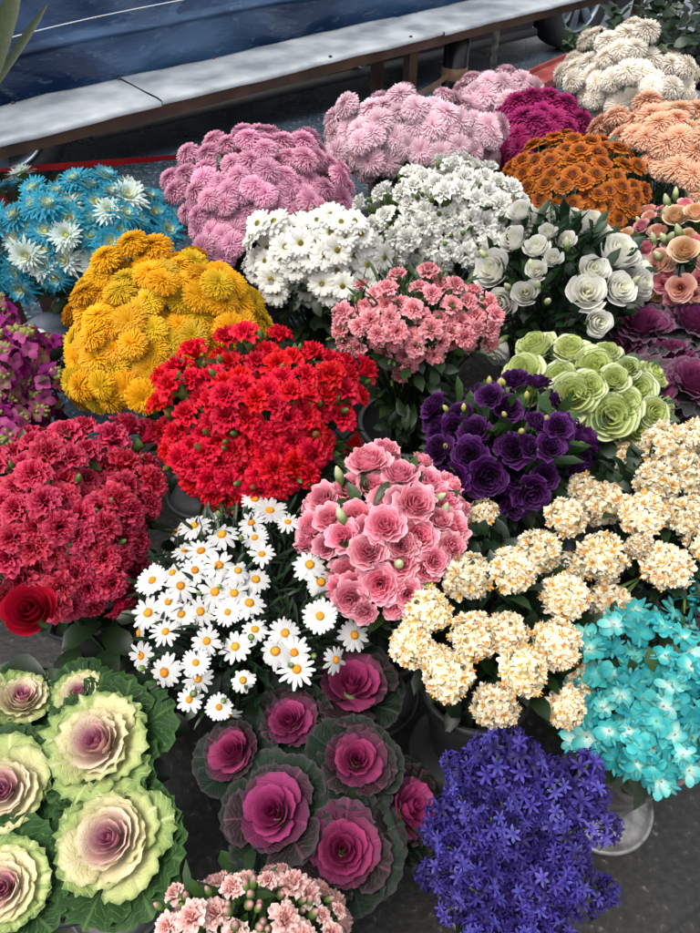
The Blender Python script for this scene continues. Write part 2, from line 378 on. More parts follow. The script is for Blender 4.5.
def kale(R, stops, green, vein_in, vein_out, n=34, ruf=.035, inner=1.0, edge=None, outer_n=7, outer_ruf=.06, rim_vein=None):
    rim_vein = rim_vein or vein_out
    mb = MB(); mb.has_vc = True
    n = int(n*.82)
    for i in range(n):
        t = (i+.2)/n; th = i*2.4+U(-.25, .25); rho = R*(.045+.80*t**1.1)*U(.86, 1.14)
        zt = R*(.30-.30*t**1.5)+U(-.035, .035)*R
        half = (1.25-.55*t)*U(.85, 1.1); ro = R*ruf*(.25+1.5*t*t); tn = U(-.05, .05)
        def cf(v, s, t=t, tn=tn):
            c = ramp(stops, t*.86+.14*v+tn)
            if edge: c = mix(c, edge, (max(v, abs(s))-.86)*5*min(1, max(0, t-.45)*2.6) if v > .3 else 0)
            return c
        vcf = lambda v, s, t=t: ramp([(0, vein_in), (.55, vein_in), (1, vein_out)], t)
        fl = U(.1, .5)*(.3+t)
        pr = bez((R*.03, -R*.35), (rho*.6, -R*.33+.1*R*t), (rho*.86, zt*.8), (rho*(1+.3*fl), zt-.16*R*fl))
        wrap(mb, th, half, pr, 7, 16 if t > .45 else 9, ro, 6+9*t, .3-.08*t, cf, layer=i, vcf=vcf, pinch=.4, tooth=.025*t)
    for i in range(outer_n):
        th = i*2*PI/outer_n+U(-.2, .2); rho = R*U(.98, 1.22)
        pr = bez((R*.05, -R*.4), (rho*.5, -R*.42), (rho*.85, -R*.12), (rho, -R*U(.05, .3)))
        gg = mix(green, [x*.6 for x in green], R_())
        wrap(mb, th, .62, pr, 8, 16, R*outer_ruf, 13, .2, lambda v, s, gg=gg: mix(gg, edge or gg, (max(v, abs(s))-.9)*6), layer=50+i, vcf=lambda v, s: rim_vein, pinch=.35, tooth=.03)
    mb.tube([(0, 0, -R*2.4), (0, 0, -R*.3)], R*.12, R*.14, lin('#7c8f5c'), 8)
    return mb
def leaf(mb, base, d, up, L, W, bend, c, nv=5, nu=2, fold=.3):
    strap(mb, base, d, up, L, W, bend, lambda v: c, nv=nv, nu=nu, cup=fold, tipw=.04, base_w=.15)
def ball(r, h, c1, c2, tip=.6):
    mb = MB(); pr = [(r*.25, -h), (r*.8, -h*.6), (r, -h*.1), (r*.85, h*.35), (r*.5, h*.75), (r*.2, h), (.0001, h*1.02)]
    mb.lathe(pr, lambda q, z: mix(c1, c2, (z/h-(tip-1))*1.6 if z/h > tip-1 else 0), 8); return mb

# ------------------------------------------------------------------ vases
def make_vase_meshes(mat, rimr=.1, foot=True):
    b = MB(); g = (.5, .5, .5)
    h = .31; ft = .034
    b.lathe([(.0001, ft+.012), (.046, ft+.012), (rimr-.005, h-.004), (rimr-.003, h), (rimr, h), (rimr+.001, h-.008), (.052, ft), (.050, ft-.012)], g, 40)
    r = MB(); r.lathe([(rimr+.0015, h-.010), (rimr+.006, h-.007), (rimr+.006, h+.001), (rimr+.001, h+.0035), (rimr-.005, h+.001)], g, 40)
    fs = float(foot)
    f = MB(); f.lathe([(r_*(1+(fs-1)*min(1, max(0, (r_-.056)/.02))), z_) for r_, z_ in [(.0525, ft+.004), (.056, ft-.004), (.074, .017), (.094, .0105), (.0975, .014), (.1035, .013), (.1045, .006), (.1025, .0005), (.09, 0.001)]], g, 48)
    return b.mesh('body', mat), r.mesh('rim', mat), f.mesh('foot', mat)
VM = {'zinc': make_vase_meshes(M_ZINC, .09, 1.02), 'dark': make_vase_meshes(M_BUCKET), 'big': make_vase_meshes(M_BUCKET, .125)}
def vase(x, y, label, kind='dark', s=1.0, z=0):
    t = thing('flower_vase', label, 'vase', (x, y, z), 'metal vases holding the flowers')
    for nm, me in zip(('body', 'rim', 'foot'), VM[kind]):
        o = link(nm, me, t)
    t.scale = (s, s, s*U(.97, 1.03)); t.rotation_euler = (U(-.012, .012), U(-.012, .012), U(0, 6))
    return t

# ------------------------------------------------------------------ bunches
def inpoly(x, y, P):
    c = False; j = len(P)-1
    for i in range(len(P)):
        xi, yi = P[i]; xj, yj = P[j]
        if (yi > y) != (yj > y) and x < (xj-xi)*(y-yi)/(yj-yi)+xi: c = not c
        j = i
    return c
class Ell:
    def __init__(s, poly, zc, flat=.75, full=None):
        P = full or poly; xs = [p[0] for p in P]; ys = [p[1] for p in P]
        cx = (min(xs)+max(xs))/2; cy = (min(ys)+max(ys))/2
        s.c = at(cx, cy, zc); d = depth(s.c); rx = (max(xs)-min(xs))/2/F*d; ry = (max(ys)-min(ys))/2/F*d
        e = abs(math.asin(ray(cx, cy).z)); rz = rx*flat
        q = ry*ry-(rz*math.cos(e))**2
        if q < (rx*.55*math.sin(e))**2:
            k = ry/math.hypot(rx*.75*math.sin(e), rz*math.cos(e)); k = min(1, k); rz *= k; ryy = rx*.75*k
        else: ryy = math.sqrt(q)/math.sin(e)
        ryy = min(ryy, rx*1.35)
        s.r = Vector((rx, ryy, rz)); s.poly = poly; s.base = Vector((s.c.x, s.c.y, max(.2, min(.31, s.c.z-rz*.7))))
    def hit(s, px, py):
        d = ray(px, py); o = CO-s.c
        o2 = Vector((o.x/s.r.x, o.y/s.r.y, o.z/s.r.z)); d2 = Vector((d.x/s.r.x, d.y/s.r.y, d.z/s.r.z))
        a = d2.dot(d2); b = o2.dot(d2); cc = o2.dot(o2)-1; D = b*b-a*cc
        t = (-b-math.sqrt(D))/a if D > 0 else -b/a
        return CO+d*t
    def nrm(s, p):
        q = p-s.c; return Vector((q.x/s.r.x**2, q.y/s.r.y**2, q.z/s.r.z**2)).normalized()
def fill(E, rpx, k=1.22, cap=100, tries=3000):
    xs = [p[0] for p in E.poly]; ys = [p[1] for p in E.poly]; pts = []
    x0, x1, y0, y1 = min(xs), max(xs), min(ys), max(ys)
    m = rpx*.33
    for _ in range(tries):
        x, y = U(x0, x1), U(y0, y1)
        if not inpoly(x, y, E.poly): continue
        if not all(inpoly(x+dx*m, y+dy*m, E.poly) for dx, dy in ((1,0),(-1,0),(0,1),(0,-1))): continue
        if any((x-a)**2+(y-b)**2 < (k*rpx)**2 for a, b in pts): continue
        pts.append((x, y))
        if len(pts) >= cap: break
    return pts
def hidden(E, rw, k=1.6, zmin=-.25, cap=30, back=False):
    out = []; n = int(4*PI*max(E.r)**2/((k*rw)**2)*1.0); n = max(8, min(n, 400))
    for i in range(n):
        cz = 1-2*(i+.5)/n; sr = math.sqrt(1-cz*cz); ph = i*GA
        p = E.c+Vector((sr*math.cos(ph)*E.r.x, sr*math.sin(ph)*E.r.y, cz*E.r.z))
        if cz < zmin: continue
        nn = E.nrm(p); facing = nn.dot((CO-p).normalized()) > .1
        x, y = proj(p)
        if facing and (back or inpoly(x, y, E.poly)): continue
        if facing and -20 < x < 720 and -20 < y < 953: continue
        out.append((p, facing))
    random.shuffle(out)
    return [p for p, _ in out[:cap]]
LEAFC = {'mid': ('#22381a', '#41602b'), 'dark': ('#0f2412', '#24401f'), 'grey': ('#40563f', '#6b7f5c'), 'light': ('#5a7d35', '#86a04e')}
def foliage(E, heads, base_z, kind='mid', nleaf=150, LL=.048, LW=.009, stem_r=.0016, stems=70, inner=.76, droop=.8, neck=.045, broad=False, skirt=170):
    """stems gathered in the vase, leaves through the crown; in world space minus root"""
    mb = MB(); ca, cb = lin(LEAFC[kind][0]), lin(LEAFC[kind][1]); root = Vector((E.c.x, E.c.y, 0))
    idx = list(range(len(heads))); random.shuffle(idx)
    for i in idx[:stems]:
        p, n = heads[i]; th = U(0, 2*PI); rr = neck*math.sqrt(R_())
        b0 = Vector((root.x+rr*math.cos(th)*.6, root.y+rr*math.sin(th)*.6, .05)); b1 = Vector((root.x+rr*math.cos(th), root.y+rr*math.sin(th), base_z))
        p = p-n*.006; pts = [b0]
        for k in range(6):
            v = k/5; q1 = p-n*.07*(1)+Vector((0, 0, -.02))
            a = b1.lerp(q1, v); bb = q1.lerp(p, v); pts.append(a.lerp(bb, v))
        mb.tube([tuple(q-root) for q in pts], stem_r*1.4, stem_r, mix(ca, cb, R_()), 4, caps=False)
    for _ in range(nleaf):
        cz = U(-.75, 1); sr = math.sqrt(1-cz*cz); ph = U(0, 2*PI); k = inner*(R_()**.3)
        q = E.c+Vector((sr*math.cos(ph)*E.r.x, sr*math.sin(ph)*E.r.y, cz*E.r.z))*k
        q = q+(Vector((0, 0, 1))*0)
        d = (q-Vector((root.x, root.y, base_z))).normalized()+Vector((U(-1, 1), U(-1, 1), U(-.6, .7)))*.8
        leaf(mb, q-root, d, Vector((0, 0, 1))+Vector((U(-.4, .4), U(-.4, .4), 0)), LL*U(.6, 1.3), LW*U(.7, 1.2), U(0, droop), mix(ca, cb, R_()), 4 if not broad else 6, 2)
    cd = mix(ca, [.004, .008, .004], .35)  # skirt leaves darkened to put gap shade into their colour
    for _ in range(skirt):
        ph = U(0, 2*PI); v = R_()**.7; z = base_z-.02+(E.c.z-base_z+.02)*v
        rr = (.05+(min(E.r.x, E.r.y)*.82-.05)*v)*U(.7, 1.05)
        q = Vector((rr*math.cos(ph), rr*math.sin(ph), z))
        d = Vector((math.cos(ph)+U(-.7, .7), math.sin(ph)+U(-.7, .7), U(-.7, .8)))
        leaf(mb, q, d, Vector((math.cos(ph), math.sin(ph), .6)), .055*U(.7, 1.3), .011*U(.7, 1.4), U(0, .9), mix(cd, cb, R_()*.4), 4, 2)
    return mb
BUNCH = {}; BUDS = .72
def bunch(name, label, poly, zc, rpx, maker, nvar=3, flat=.75, k=1.22, full=None, pts=None, eye=None, leafkw=None,
          buds=None, nbud=0, cap=95, hid=24, up=.15, jit=.22, vlabel=None, vkind='dark', part='flower_head', inset=.25, sizes=(.88, 1.12), depthj=.35, cat='flower bunch', group=None, tocam=0, vs=1.0, grow=1.2, clump=2.0, vpos=None):
    E = Ell(poly, zc, flat, full); root = thing(name, label, cat, (E.c.x, E.c.y, 0), group)
    BUNCH[name+str(len(BUNCH))] = E
    L = []
    P = pts if pts is not None else [(x, y, rpx) for x, y in fill(E, rpx, k, cap)]
    for (x, y, r) in P:
        p = E.hit(x, y); L.append((p, r/F*depth(p)*1.0))
    rw = rpx/F*depth(E.c)
    for p in hidden(E, rw, cap=min(hid, 98-len(L)), back=pts is not None): L.append((E.c+(p-E.c)*.88, rw*.85))
    Rm = rw
    variants = [maker(1.0) for _ in range(nvar)]
    ms = []; eyes = None
    for mb in variants: ms.append(mb.mesh(part, M_PET))
    if eye: eyes = eye.mesh('eye', M_EYE)
    heads = []
    for i, (p, r) in enumerate(L):
        n = E.nrm(p); n = (n+Vector((0, 0, up))+(CO-p).normalized()*tocam+Vector((U(-1, 1), U(-1, 1), U(-1, 1)))*jit).normalized()
        if eye or pts is None: dj = U(-depthj, depthj*.4)*r
        else: dj = U(-.2, .1)*r
        dj += noise.noise(p*13+Vector((len(BUNCH)*7.3, 0, 0)))*r*clump
        q = p-n*(r*inset)+(CO-p).normalized()*dj*.5+n*dj*.7
        s = r*(U(*sizes)*grow if pts is None else U(.95, 1.05)*grow)
        M = orient(q, n, None, s)
        h = link(part if not eye else part, ms[i % nvar], root); h.matrix_local = local_to(root.location, M)
        if eyes:
            e = link('eye', eyes, h)
        heads.append((q, n))
    if buds:
        bm_ = [b.mesh('bud', M_PET) for b in buds]
        nbud = int(nbud*.9)
        bp = [(U(min(a for a, _ in poly), max(a for a, _ in poly)), U(min(b for _, b in poly), max(b for _, b in poly))) for _ in range(nbud*3)]
        bp = [q for q in bp if inpoly(*q, poly)][:nbud]
        for x, y in bp:
            p = E.hit(x, y); n = (E.nrm(p)+Vector((U(-1, 1), U(-1, 1), U(0, 1)))*.4).normalized()
            M = orient(p+n*rw*U(-.3, .25), n, None, rw*U(.8, 1.2)*BUDS); h = link('bud', random.choice(bm_), root); h.matrix_local = local_to(root.location, M); heads.append((p, n))
    kw = dict(kind='mid'); kw.update(leafkw or {})
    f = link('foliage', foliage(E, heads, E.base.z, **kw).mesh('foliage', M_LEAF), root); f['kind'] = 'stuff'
    if vlabel:
        vp = at(*vpos, 0) if vpos else E.c
        vase(vp.x, vp.y, vlabel, vkind, vs)
    return root, E

H = lin
W_ = [.90, .89, .83]
# --- chrysanthemums and daisies at the back
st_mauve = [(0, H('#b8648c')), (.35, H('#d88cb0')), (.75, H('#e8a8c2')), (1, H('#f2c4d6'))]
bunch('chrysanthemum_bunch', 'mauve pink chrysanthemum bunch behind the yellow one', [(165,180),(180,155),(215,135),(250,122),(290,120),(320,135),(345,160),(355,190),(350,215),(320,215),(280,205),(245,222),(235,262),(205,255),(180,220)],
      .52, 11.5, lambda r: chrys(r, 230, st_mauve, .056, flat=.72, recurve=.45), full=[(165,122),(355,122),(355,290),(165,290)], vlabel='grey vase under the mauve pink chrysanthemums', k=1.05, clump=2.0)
st_pale = [(0, H('#cc90a8')), (.35, H('#e4b4c4')), (.75, H('#f0ccd8')), (1, H('#f8e2e8'))]
bunch('chrysanthemum_bunch', 'pale pink chrysanthemum bunch just below the brown bench leg', [(322,110),(345,98),(395,88),(430,95),(465,112),(505,120),(505,150),(480,165),(455,160),(425,160),(390,165),(370,182),(350,170),(325,145)],
      .54, 12, lambda r: chrys(r, 230, st_pale, .056, flat=.72, recurve=.45), full=[(322,88),(505,88),(505,215),(322,215)], vlabel='grey vase under the pale pink chrysanthemums', k=1.05, clump=2.0)
bunch('chrysanthemum_bunch', 'small pale pink chrysanthemum bunch next to the magenta one', [(455,95),(470,80),(500,75),(525,80),(535,95),(520,105),(500,115),(470,112)],
      .5, 11, lambda r: chrys(r, 230, st_pale, .056, flat=.72, recurve=.45), full=[(450,76),(536,76),(536,140),(450,140)], vlabel='grey vase under the small pale pink bunch', k=1.05)
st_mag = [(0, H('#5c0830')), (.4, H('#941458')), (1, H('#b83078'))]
bunch('chrysanthemum_bunch', 'deep magenta chrysanthemum bunch', [(487,150),(495,115),(515,98),(545,90),(570,95),(588,115),(590,130),(560,128),(530,140),(510,165),(492,162)],
      .5, 12, lambda r: chrys(r, 170, st_mag, .09), full=[(485,90),(590,90),(590,190),(485,190)], vlabel='grey vase under the magenta chrysanthemums', k=1.05, clump=1)
st_cream = [(0, H('#e4d2b4')), (.35, H('#f4e8d4')), (.75, H('#faf2e6')), (1, H('#fdf8f0'))]
bunch('button_chrysanthemum_bunch', 'cream button chrysanthemum bunch beside the leafy greenery', [(553,70),(565,50),(595,45),(608,28),(640,28),(665,45),(690,60),(692,90),(665,95),(640,100),(610,112),(590,118),(575,100),(558,90)],
      .58, 11.5, lambda r: chrys(r, 210, st_cream, .06, flat=.8, recurve=.3, low=.75), grow=1.08, full=[(553,28),(692,28),(692,140),(553,140)], vlabel='grey vase under the cream button chrysanthemums', k=1.25, leafkw=dict(kind='grey'), depthj=1.2)
st_peach = [(0, H('#c87850')), (.4, H('#e8a884')), (.8, H('#f4c4a4')), (1, H('#fadcc6'))]
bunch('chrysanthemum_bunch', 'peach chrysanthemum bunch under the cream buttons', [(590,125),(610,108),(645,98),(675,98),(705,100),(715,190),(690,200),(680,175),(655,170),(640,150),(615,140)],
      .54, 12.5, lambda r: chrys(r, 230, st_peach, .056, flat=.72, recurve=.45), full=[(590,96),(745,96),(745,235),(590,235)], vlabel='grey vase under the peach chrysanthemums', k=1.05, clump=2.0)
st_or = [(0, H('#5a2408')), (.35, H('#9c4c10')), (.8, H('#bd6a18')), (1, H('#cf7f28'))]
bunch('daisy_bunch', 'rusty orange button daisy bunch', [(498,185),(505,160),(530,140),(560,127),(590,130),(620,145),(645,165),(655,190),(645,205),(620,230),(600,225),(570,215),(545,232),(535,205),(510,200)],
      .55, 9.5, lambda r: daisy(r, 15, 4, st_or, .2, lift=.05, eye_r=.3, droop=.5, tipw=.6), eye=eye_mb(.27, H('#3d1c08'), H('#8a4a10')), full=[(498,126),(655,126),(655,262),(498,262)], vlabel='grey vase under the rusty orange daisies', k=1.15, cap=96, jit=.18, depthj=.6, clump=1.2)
st_blue = [(0, H('#e8ecc0')), (.2, H('#a8d8d8')), (.36, H('#28a4bc')), (.7, H('#0a7ca4')), (1, H('#44bccc'))]
st_blue2 = [(0, H('#e8e9c8')), (.4, H('#cfe2dc')), (1, H('#e6efe8'))]
_bc = [0]
def blue(r):
    _bc[0] += 1
    return daisy(r, 18, 5, st_blue if _bc[0] % 5 else st_blue2, .085, lift=.0, eye_r=.2, droop=.2, tipw=.2, Lvar=.25, nu=1)
bunch('chrysanthemum_bunch', 'bright blue chrysanthemum bunch with a few white blooms', [(-30,215),(0,205),(30,180),(70,166),(110,166),(150,175),(180,190),(188,215),(172,240),(150,262),(120,280),(90,290),(60,280),(40,300),(0,290),(-30,290)],
      .52, 17, blue, nvar=5, eye=eye_mb(.13, H('#c9c46a'), H('#7fae8c')), full=[(-35,164),(190,164),(190,325),(-35,325)], vlabel='grey vase under the blue chrysanthemums', k=.9, jit=.3, clump=1.2)
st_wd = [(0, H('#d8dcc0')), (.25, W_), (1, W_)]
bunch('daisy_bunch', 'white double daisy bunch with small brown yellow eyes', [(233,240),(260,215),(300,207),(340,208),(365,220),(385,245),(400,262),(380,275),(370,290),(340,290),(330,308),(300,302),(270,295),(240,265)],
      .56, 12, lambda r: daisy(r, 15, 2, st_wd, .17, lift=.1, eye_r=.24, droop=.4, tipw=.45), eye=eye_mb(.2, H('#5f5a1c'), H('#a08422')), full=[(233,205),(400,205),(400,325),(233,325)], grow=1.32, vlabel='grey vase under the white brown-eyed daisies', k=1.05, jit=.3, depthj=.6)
st_ws = [(0, H('#dde2c4')), (.3, [.84, .84, .78]), (1, W_)]
bud_w = ball(.28, .5, H('#4f6e34'), [.7, .72, .6], 1.5)
bud_g = ball(.26, .5, H('#4c6a30'), H('#7c9450'), 1.3)
bunch('carnation_bunch', 'white spray carnation bunch dotted with green buds', [(355,205),(380,180),(415,163),(450,158),(490,165),(515,185),(535,205),(545,225),(525,235),(500,245),(480,262),(455,265),(430,290),(405,300),(390,275),(370,240)],
      .58, 12, lambda r: carnation(r, st_ws, 22), full=[(355,157),(545,157),(545,300),(355,300)], buds=[bud_g], nbud=36, vlabel='grey vase under the white spray carnations', k=1.1, jit=.3, depthj=.6)
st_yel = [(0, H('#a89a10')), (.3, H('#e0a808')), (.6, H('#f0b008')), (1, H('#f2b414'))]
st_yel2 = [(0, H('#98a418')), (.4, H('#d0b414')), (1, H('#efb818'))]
_yc = [0]
def yel(r):
    _yc[0] += 1
    return chrys(r, 260, st_yel if _yc[0] % 3 else st_yel2, .052, flat=U(.5, .7), low=.45, recurve=.5)
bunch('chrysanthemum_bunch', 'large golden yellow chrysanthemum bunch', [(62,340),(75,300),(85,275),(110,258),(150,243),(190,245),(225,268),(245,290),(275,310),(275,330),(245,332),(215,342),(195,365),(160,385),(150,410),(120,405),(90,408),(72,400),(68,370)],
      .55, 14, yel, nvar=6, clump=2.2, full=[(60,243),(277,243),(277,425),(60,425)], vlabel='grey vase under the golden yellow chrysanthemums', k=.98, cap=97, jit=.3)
# --- carnations
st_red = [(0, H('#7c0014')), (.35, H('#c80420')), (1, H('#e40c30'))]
bud_r = ball(.3, .52, H('#5c7434'), H('#c01828'), 1.55)
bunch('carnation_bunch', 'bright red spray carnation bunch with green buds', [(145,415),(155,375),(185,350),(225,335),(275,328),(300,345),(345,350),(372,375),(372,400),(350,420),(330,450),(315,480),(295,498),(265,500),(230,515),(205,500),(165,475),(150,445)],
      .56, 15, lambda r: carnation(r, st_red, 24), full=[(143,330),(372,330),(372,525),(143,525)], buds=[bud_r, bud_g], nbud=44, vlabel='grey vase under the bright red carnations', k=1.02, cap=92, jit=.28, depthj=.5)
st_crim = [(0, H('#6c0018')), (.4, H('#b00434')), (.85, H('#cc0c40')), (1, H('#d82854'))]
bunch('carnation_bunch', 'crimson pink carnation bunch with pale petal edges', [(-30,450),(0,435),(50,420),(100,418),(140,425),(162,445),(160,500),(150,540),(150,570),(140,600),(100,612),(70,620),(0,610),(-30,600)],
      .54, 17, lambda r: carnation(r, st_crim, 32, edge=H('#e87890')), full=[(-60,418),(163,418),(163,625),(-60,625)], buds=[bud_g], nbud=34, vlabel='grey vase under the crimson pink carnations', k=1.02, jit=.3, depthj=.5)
st_sp = [(0, H('#c05860')), (.4, H('#e88890')), (.85, H('#f4a0a8')), (1, H('#f8bcc2'))]
bud_p = ball(.32, .6, H('#5c7c3c'), H('#d88088'), 1.5)
bunch('carnation_bunch', 'small salmon pink spray carnation bunch on long thin stems', [(325,335),(335,305),(365,285),(400,270),(430,268),(465,272),(495,292),(508,320),(500,345),(478,352),(460,350),(430,365),(400,385),(388,382),(370,362),(340,355)],
      .60, 9.5, lambda r: carnation(r, st_sp, 26), full=[(323,268),(508,268),(508,385),(323,385)], buds=[bud_p, bud_g], nbud=40, vlabel='grey vase with a thin bright rim under the salmon pink carnations', vkind='big', k=1.4, cap=75, grow=1.35, jit=.35, depthj=2.0, hid=12, leafkw=dict(kind='mid', nleaf=260, LL=.07, LW=.004, stems=100))
st_pp = [(0, H('#dc7478')), (.4, H('#f0a4a0')), (.85, H('#f8c8c0')), (1, H('#fce4dc'))]
bud_pp = ball(.42, .75, H('#5f8038'), H('#e8a8ac'), 1.3)
bunch('carnation_bunch', 'pale pink spray carnation bunch full of green buds at the bottom edge', [(158,900),(170,880),(195,882),(215,872),(240,872),(280,878),(325,890),(345,910),(345,950),(158,950)],
      .50, 14, lambda r: carnation(r, st_pp, 26), nvar=4, pts=[(175,893,11),(232,883,14),(247,876,10),(268,882,10),(293,885,16),(308,895,13),(215,912,15),(195,920,16),(283,922,15),(172,928,14),(322,915,9),(337,912,8),(300,940,15),(330,935,12),(235,935,13),(260,945,14),(180,950,14),(210,950,14)],
      full=[(150,868),(350,868),(350,1010),(150,1010)], buds=[bud_pp, bud_g, bud_pp], nbud=46, vlabel='grey vase under the pale pink carnations at the bottom edge', jit=.25, leafkw=dict(nleaf=90, LL=.05, LW=.005))
# --- lisianthus and roses
st_wl = [(0, H('#dce0b4')), (.25, H('#f0eed8')), (.6, W_), (1, W_)]
bud_l = ball(.34, .8, H('#7c9450'), H('#d6dcb0'), .9)
WL = [(489,267,18),(526,293,13),(537,271,10),(536,247,12),(566,236,9),(620,250,19),(594,268,16),(588,290,18),(623,287,16),(597,322,14),(498,303,15),(494,358,16),(510,232,14),(470,240,14),(553,259,9),(521,213,11),(488,226,12),(548,232,9),(476,330,10)]
bunch('lisianthus_bunch', 'white lisianthus bunch with open rose-like blooms and dark leaves', [(465,235),(510,215),(560,222),(600,215),(635,225),(642,260),(640,300),(610,330),(570,345),(520,365),(480,375),(480,300)],
      .56, 15, lambda r: rose(r, st_wl, 15, .035, 4, zc=.75, cup=.2, open_=.9), nvar=4, pts=WL, full=[(465,205),(645,205),(645,360),(465,360)], buds=[bud_l], nbud=11, vlabel='grey vase under the white lisianthus', tocam=.4, leafkw=dict(kind='dark', nleaf=420, LL=.065, LW=.014, stems=60, inner=.80))
st_pl = [(0, H('#d8806c')), (.4, H('#f0b09c')), (1, H('#f8d0c0'))]
_pc = [0]
def pl(r):
    _pc[0] += 1
    return rose(r, [st_pl, [(0, H('#e0a060')), (.5, H('#f2c89c')), (1, H('#fae0c4'))], [(0, H('#d06478')), (.5, H('#f0a0ac')), (1, H('#f8c4c8'))]][_pc[0] % 3], 18, .03, 5, zc=.4)
PLP = [(624,233,9),(645,247,11),(656,259,14),(684,252,16),(673,238,12),(656,224,11),(695,214,13),(660,284,12),(680,288,15),(645,291,10),(697,236,12),(640,275,9),(676,214,13),(700,278,13),(632,262,9),(715,250,14),(720,220,14),(715,285,13),(668,262,9),(640,225,9),(648,212,8),(690,232,9),(665,272,9),(650,268,9),(630,248,8),(685,205,9),(705,262,10),(652,300,9),(670,300,9),(695,295,9)]
bunch('lisianthus_bunch', 'peach and pink lisianthus bunch at the right edge above the purple kale', [(615,225),(640,205),(665,195),(725,195),(725,300),(640,300),(635,270)],
      .55, 13, pl, nvar=6, pts=PLP, full=[(615,190),(745,190),(745,320),(615,320)], buds=[bud_l], nbud=22, vlabel='grey vase under the peach and pink lisianthus', grow=1.0, tocam=.3, leafkw=dict(kind='mid', nleaf=160, LL=.05, LW=.012))
st_gl = [(0, H('#b4c45c')), (.3, H('#ccd884')), (.7, H('#dfe6a8')), (1, H('#f0f2d4'))]
GL = [(535,347,19),(570,345,17),(596,362,24),(607,348,13),(523,371,19),(557,372,18),(573,394,24),(546,410,19),(615,377,15),(643,386,20),(612,416,24),(641,430,20),(656,412,15),(530,392,13),(590,385,15),(575,420,16),(628,402,17),(630,365,12)]
bunch('green_rose_bunch', 'pale green ruffled rose-like blooms with darker green edges', [(505,370),(520,340),(560,333),(605,340),(650,370),(670,405),(655,440),(610,445),(560,425),(510,400)],
      .52, 19, lambda r: rose(r, st_gl, 17, .03, 5, edge=H('#5c7c34'), zc=.45, cup=.4, nu=12, edge_w=.94), nvar=5, pts=GL, full=[(503,333),(672,333),(672,470),(503,470)], vlabel='grey metal vase under the pale green ruffled blooms', grow=1.2, tocam=.35, clump=1, hid=8, leafkw=dict(kind='grey', nleaf=120, LL=.05, LW=.016))
st_pu = [(0, H('#1c031a')), (.4, H('#340c38')), (1, H('#54185c'))]
bud_pu = ball(.26, .45, H('#9ea24c'), H('#c9c078'), 1.0)
PUP = [(447,432,17),(470,455,18),(485,475,19),(510,445,17),(520,468,18),(495,500,18),(470,490,17),(530,492,17),(455,405,15),(470,420,15),(428,398,13),(490,395,13),(515,400,14),(541,420,14),(576,432,17),(548,450,13),(500,425,15),(440,450,14),(515,505,15),(480,515,15),(545,475,14),(535,440,12),(425,415,11),(505,520,12),(460,472,16),(555,432,12)]
bunch('lisianthus_bunch', 'dark violet purple lisianthus bunch with yellow green buds', [(415,395),(440,378),(500,375),(540,395),(595,420),(600,445),(560,460),(555,500),(530,520),(490,525),(465,500),(450,470),(420,430)],
      .54, 16, lambda r: rose(r, st_pu, 16, .07, 6, zc=.35, cup=.5, edge=H('#6c3a8c'), edge_w=.9), nvar=6, clump=4.5, jit=.5, pts=PUP, full=[(415,378),(598,378),(598,525),(415,525)], buds=[bud_pu], nbud=20, vlabel='dark grey vase under the violet purple lisianthus', tocam=.3, vkind='big', leafkw=dict(kind='mid', nleaf=130, LL=.06, LW=.013))
st_pk = [(0, H('#d04474')), (.35, H('#f07c98')), (.7, H('#fca0b4')), (1, H('#ffbcc8'))]
PKP = [(368,460,18),(400,470,17),(430,480,15),(345,478,16),(385,490,18),(415,505,18),(448,500,17),(455,525,16),(355,510,17),(385,525,18),(420,535,18),(450,548,15),(340,535,15),(368,550,18),(400,560,18),(430,570,16),(345,570,18),(380,585,18),(408,595,15),(350,600,17),(320,495,15),(306,522,17),(327,515,14),(322,545,12),(365,612,12),(440,520,12),(335,590,12),(372,478,14),(400,500,14),(365,525,14),(402,545,15),(435,560,13),(352,585,14),(395,610,13),(300,540,13),(450,485,13),(385,450,13),(462,507,10),(425,458,10)]
bunch('lisianthus_bunch', 'pink frilly lisianthus bunch behind the white daisies', [(290,520),(305,490),(340,465),(370,445),(405,445),(440,470),(468,500),(465,540),(445,575),(415,605),(380,622),(345,618),(325,590),(310,550)],
      .57, 17, lambda r: rose(r, st_pk, 18, .085, 6.5, zc=.4, cup=.5, edge=H('#f0c4cc'), nu=10, edge_w=.88), nvar=5, pts=PKP, full=[(290,445),(470,445),(470,625),(290,625)], buds=[bud_l], nbud=7, vlabel='dark grey vase under the pink frilly lisianthus', vkind='big', tocam=.35, leafkw=dict(kind='mid', nleaf=120, LL=.05, LW=.01))
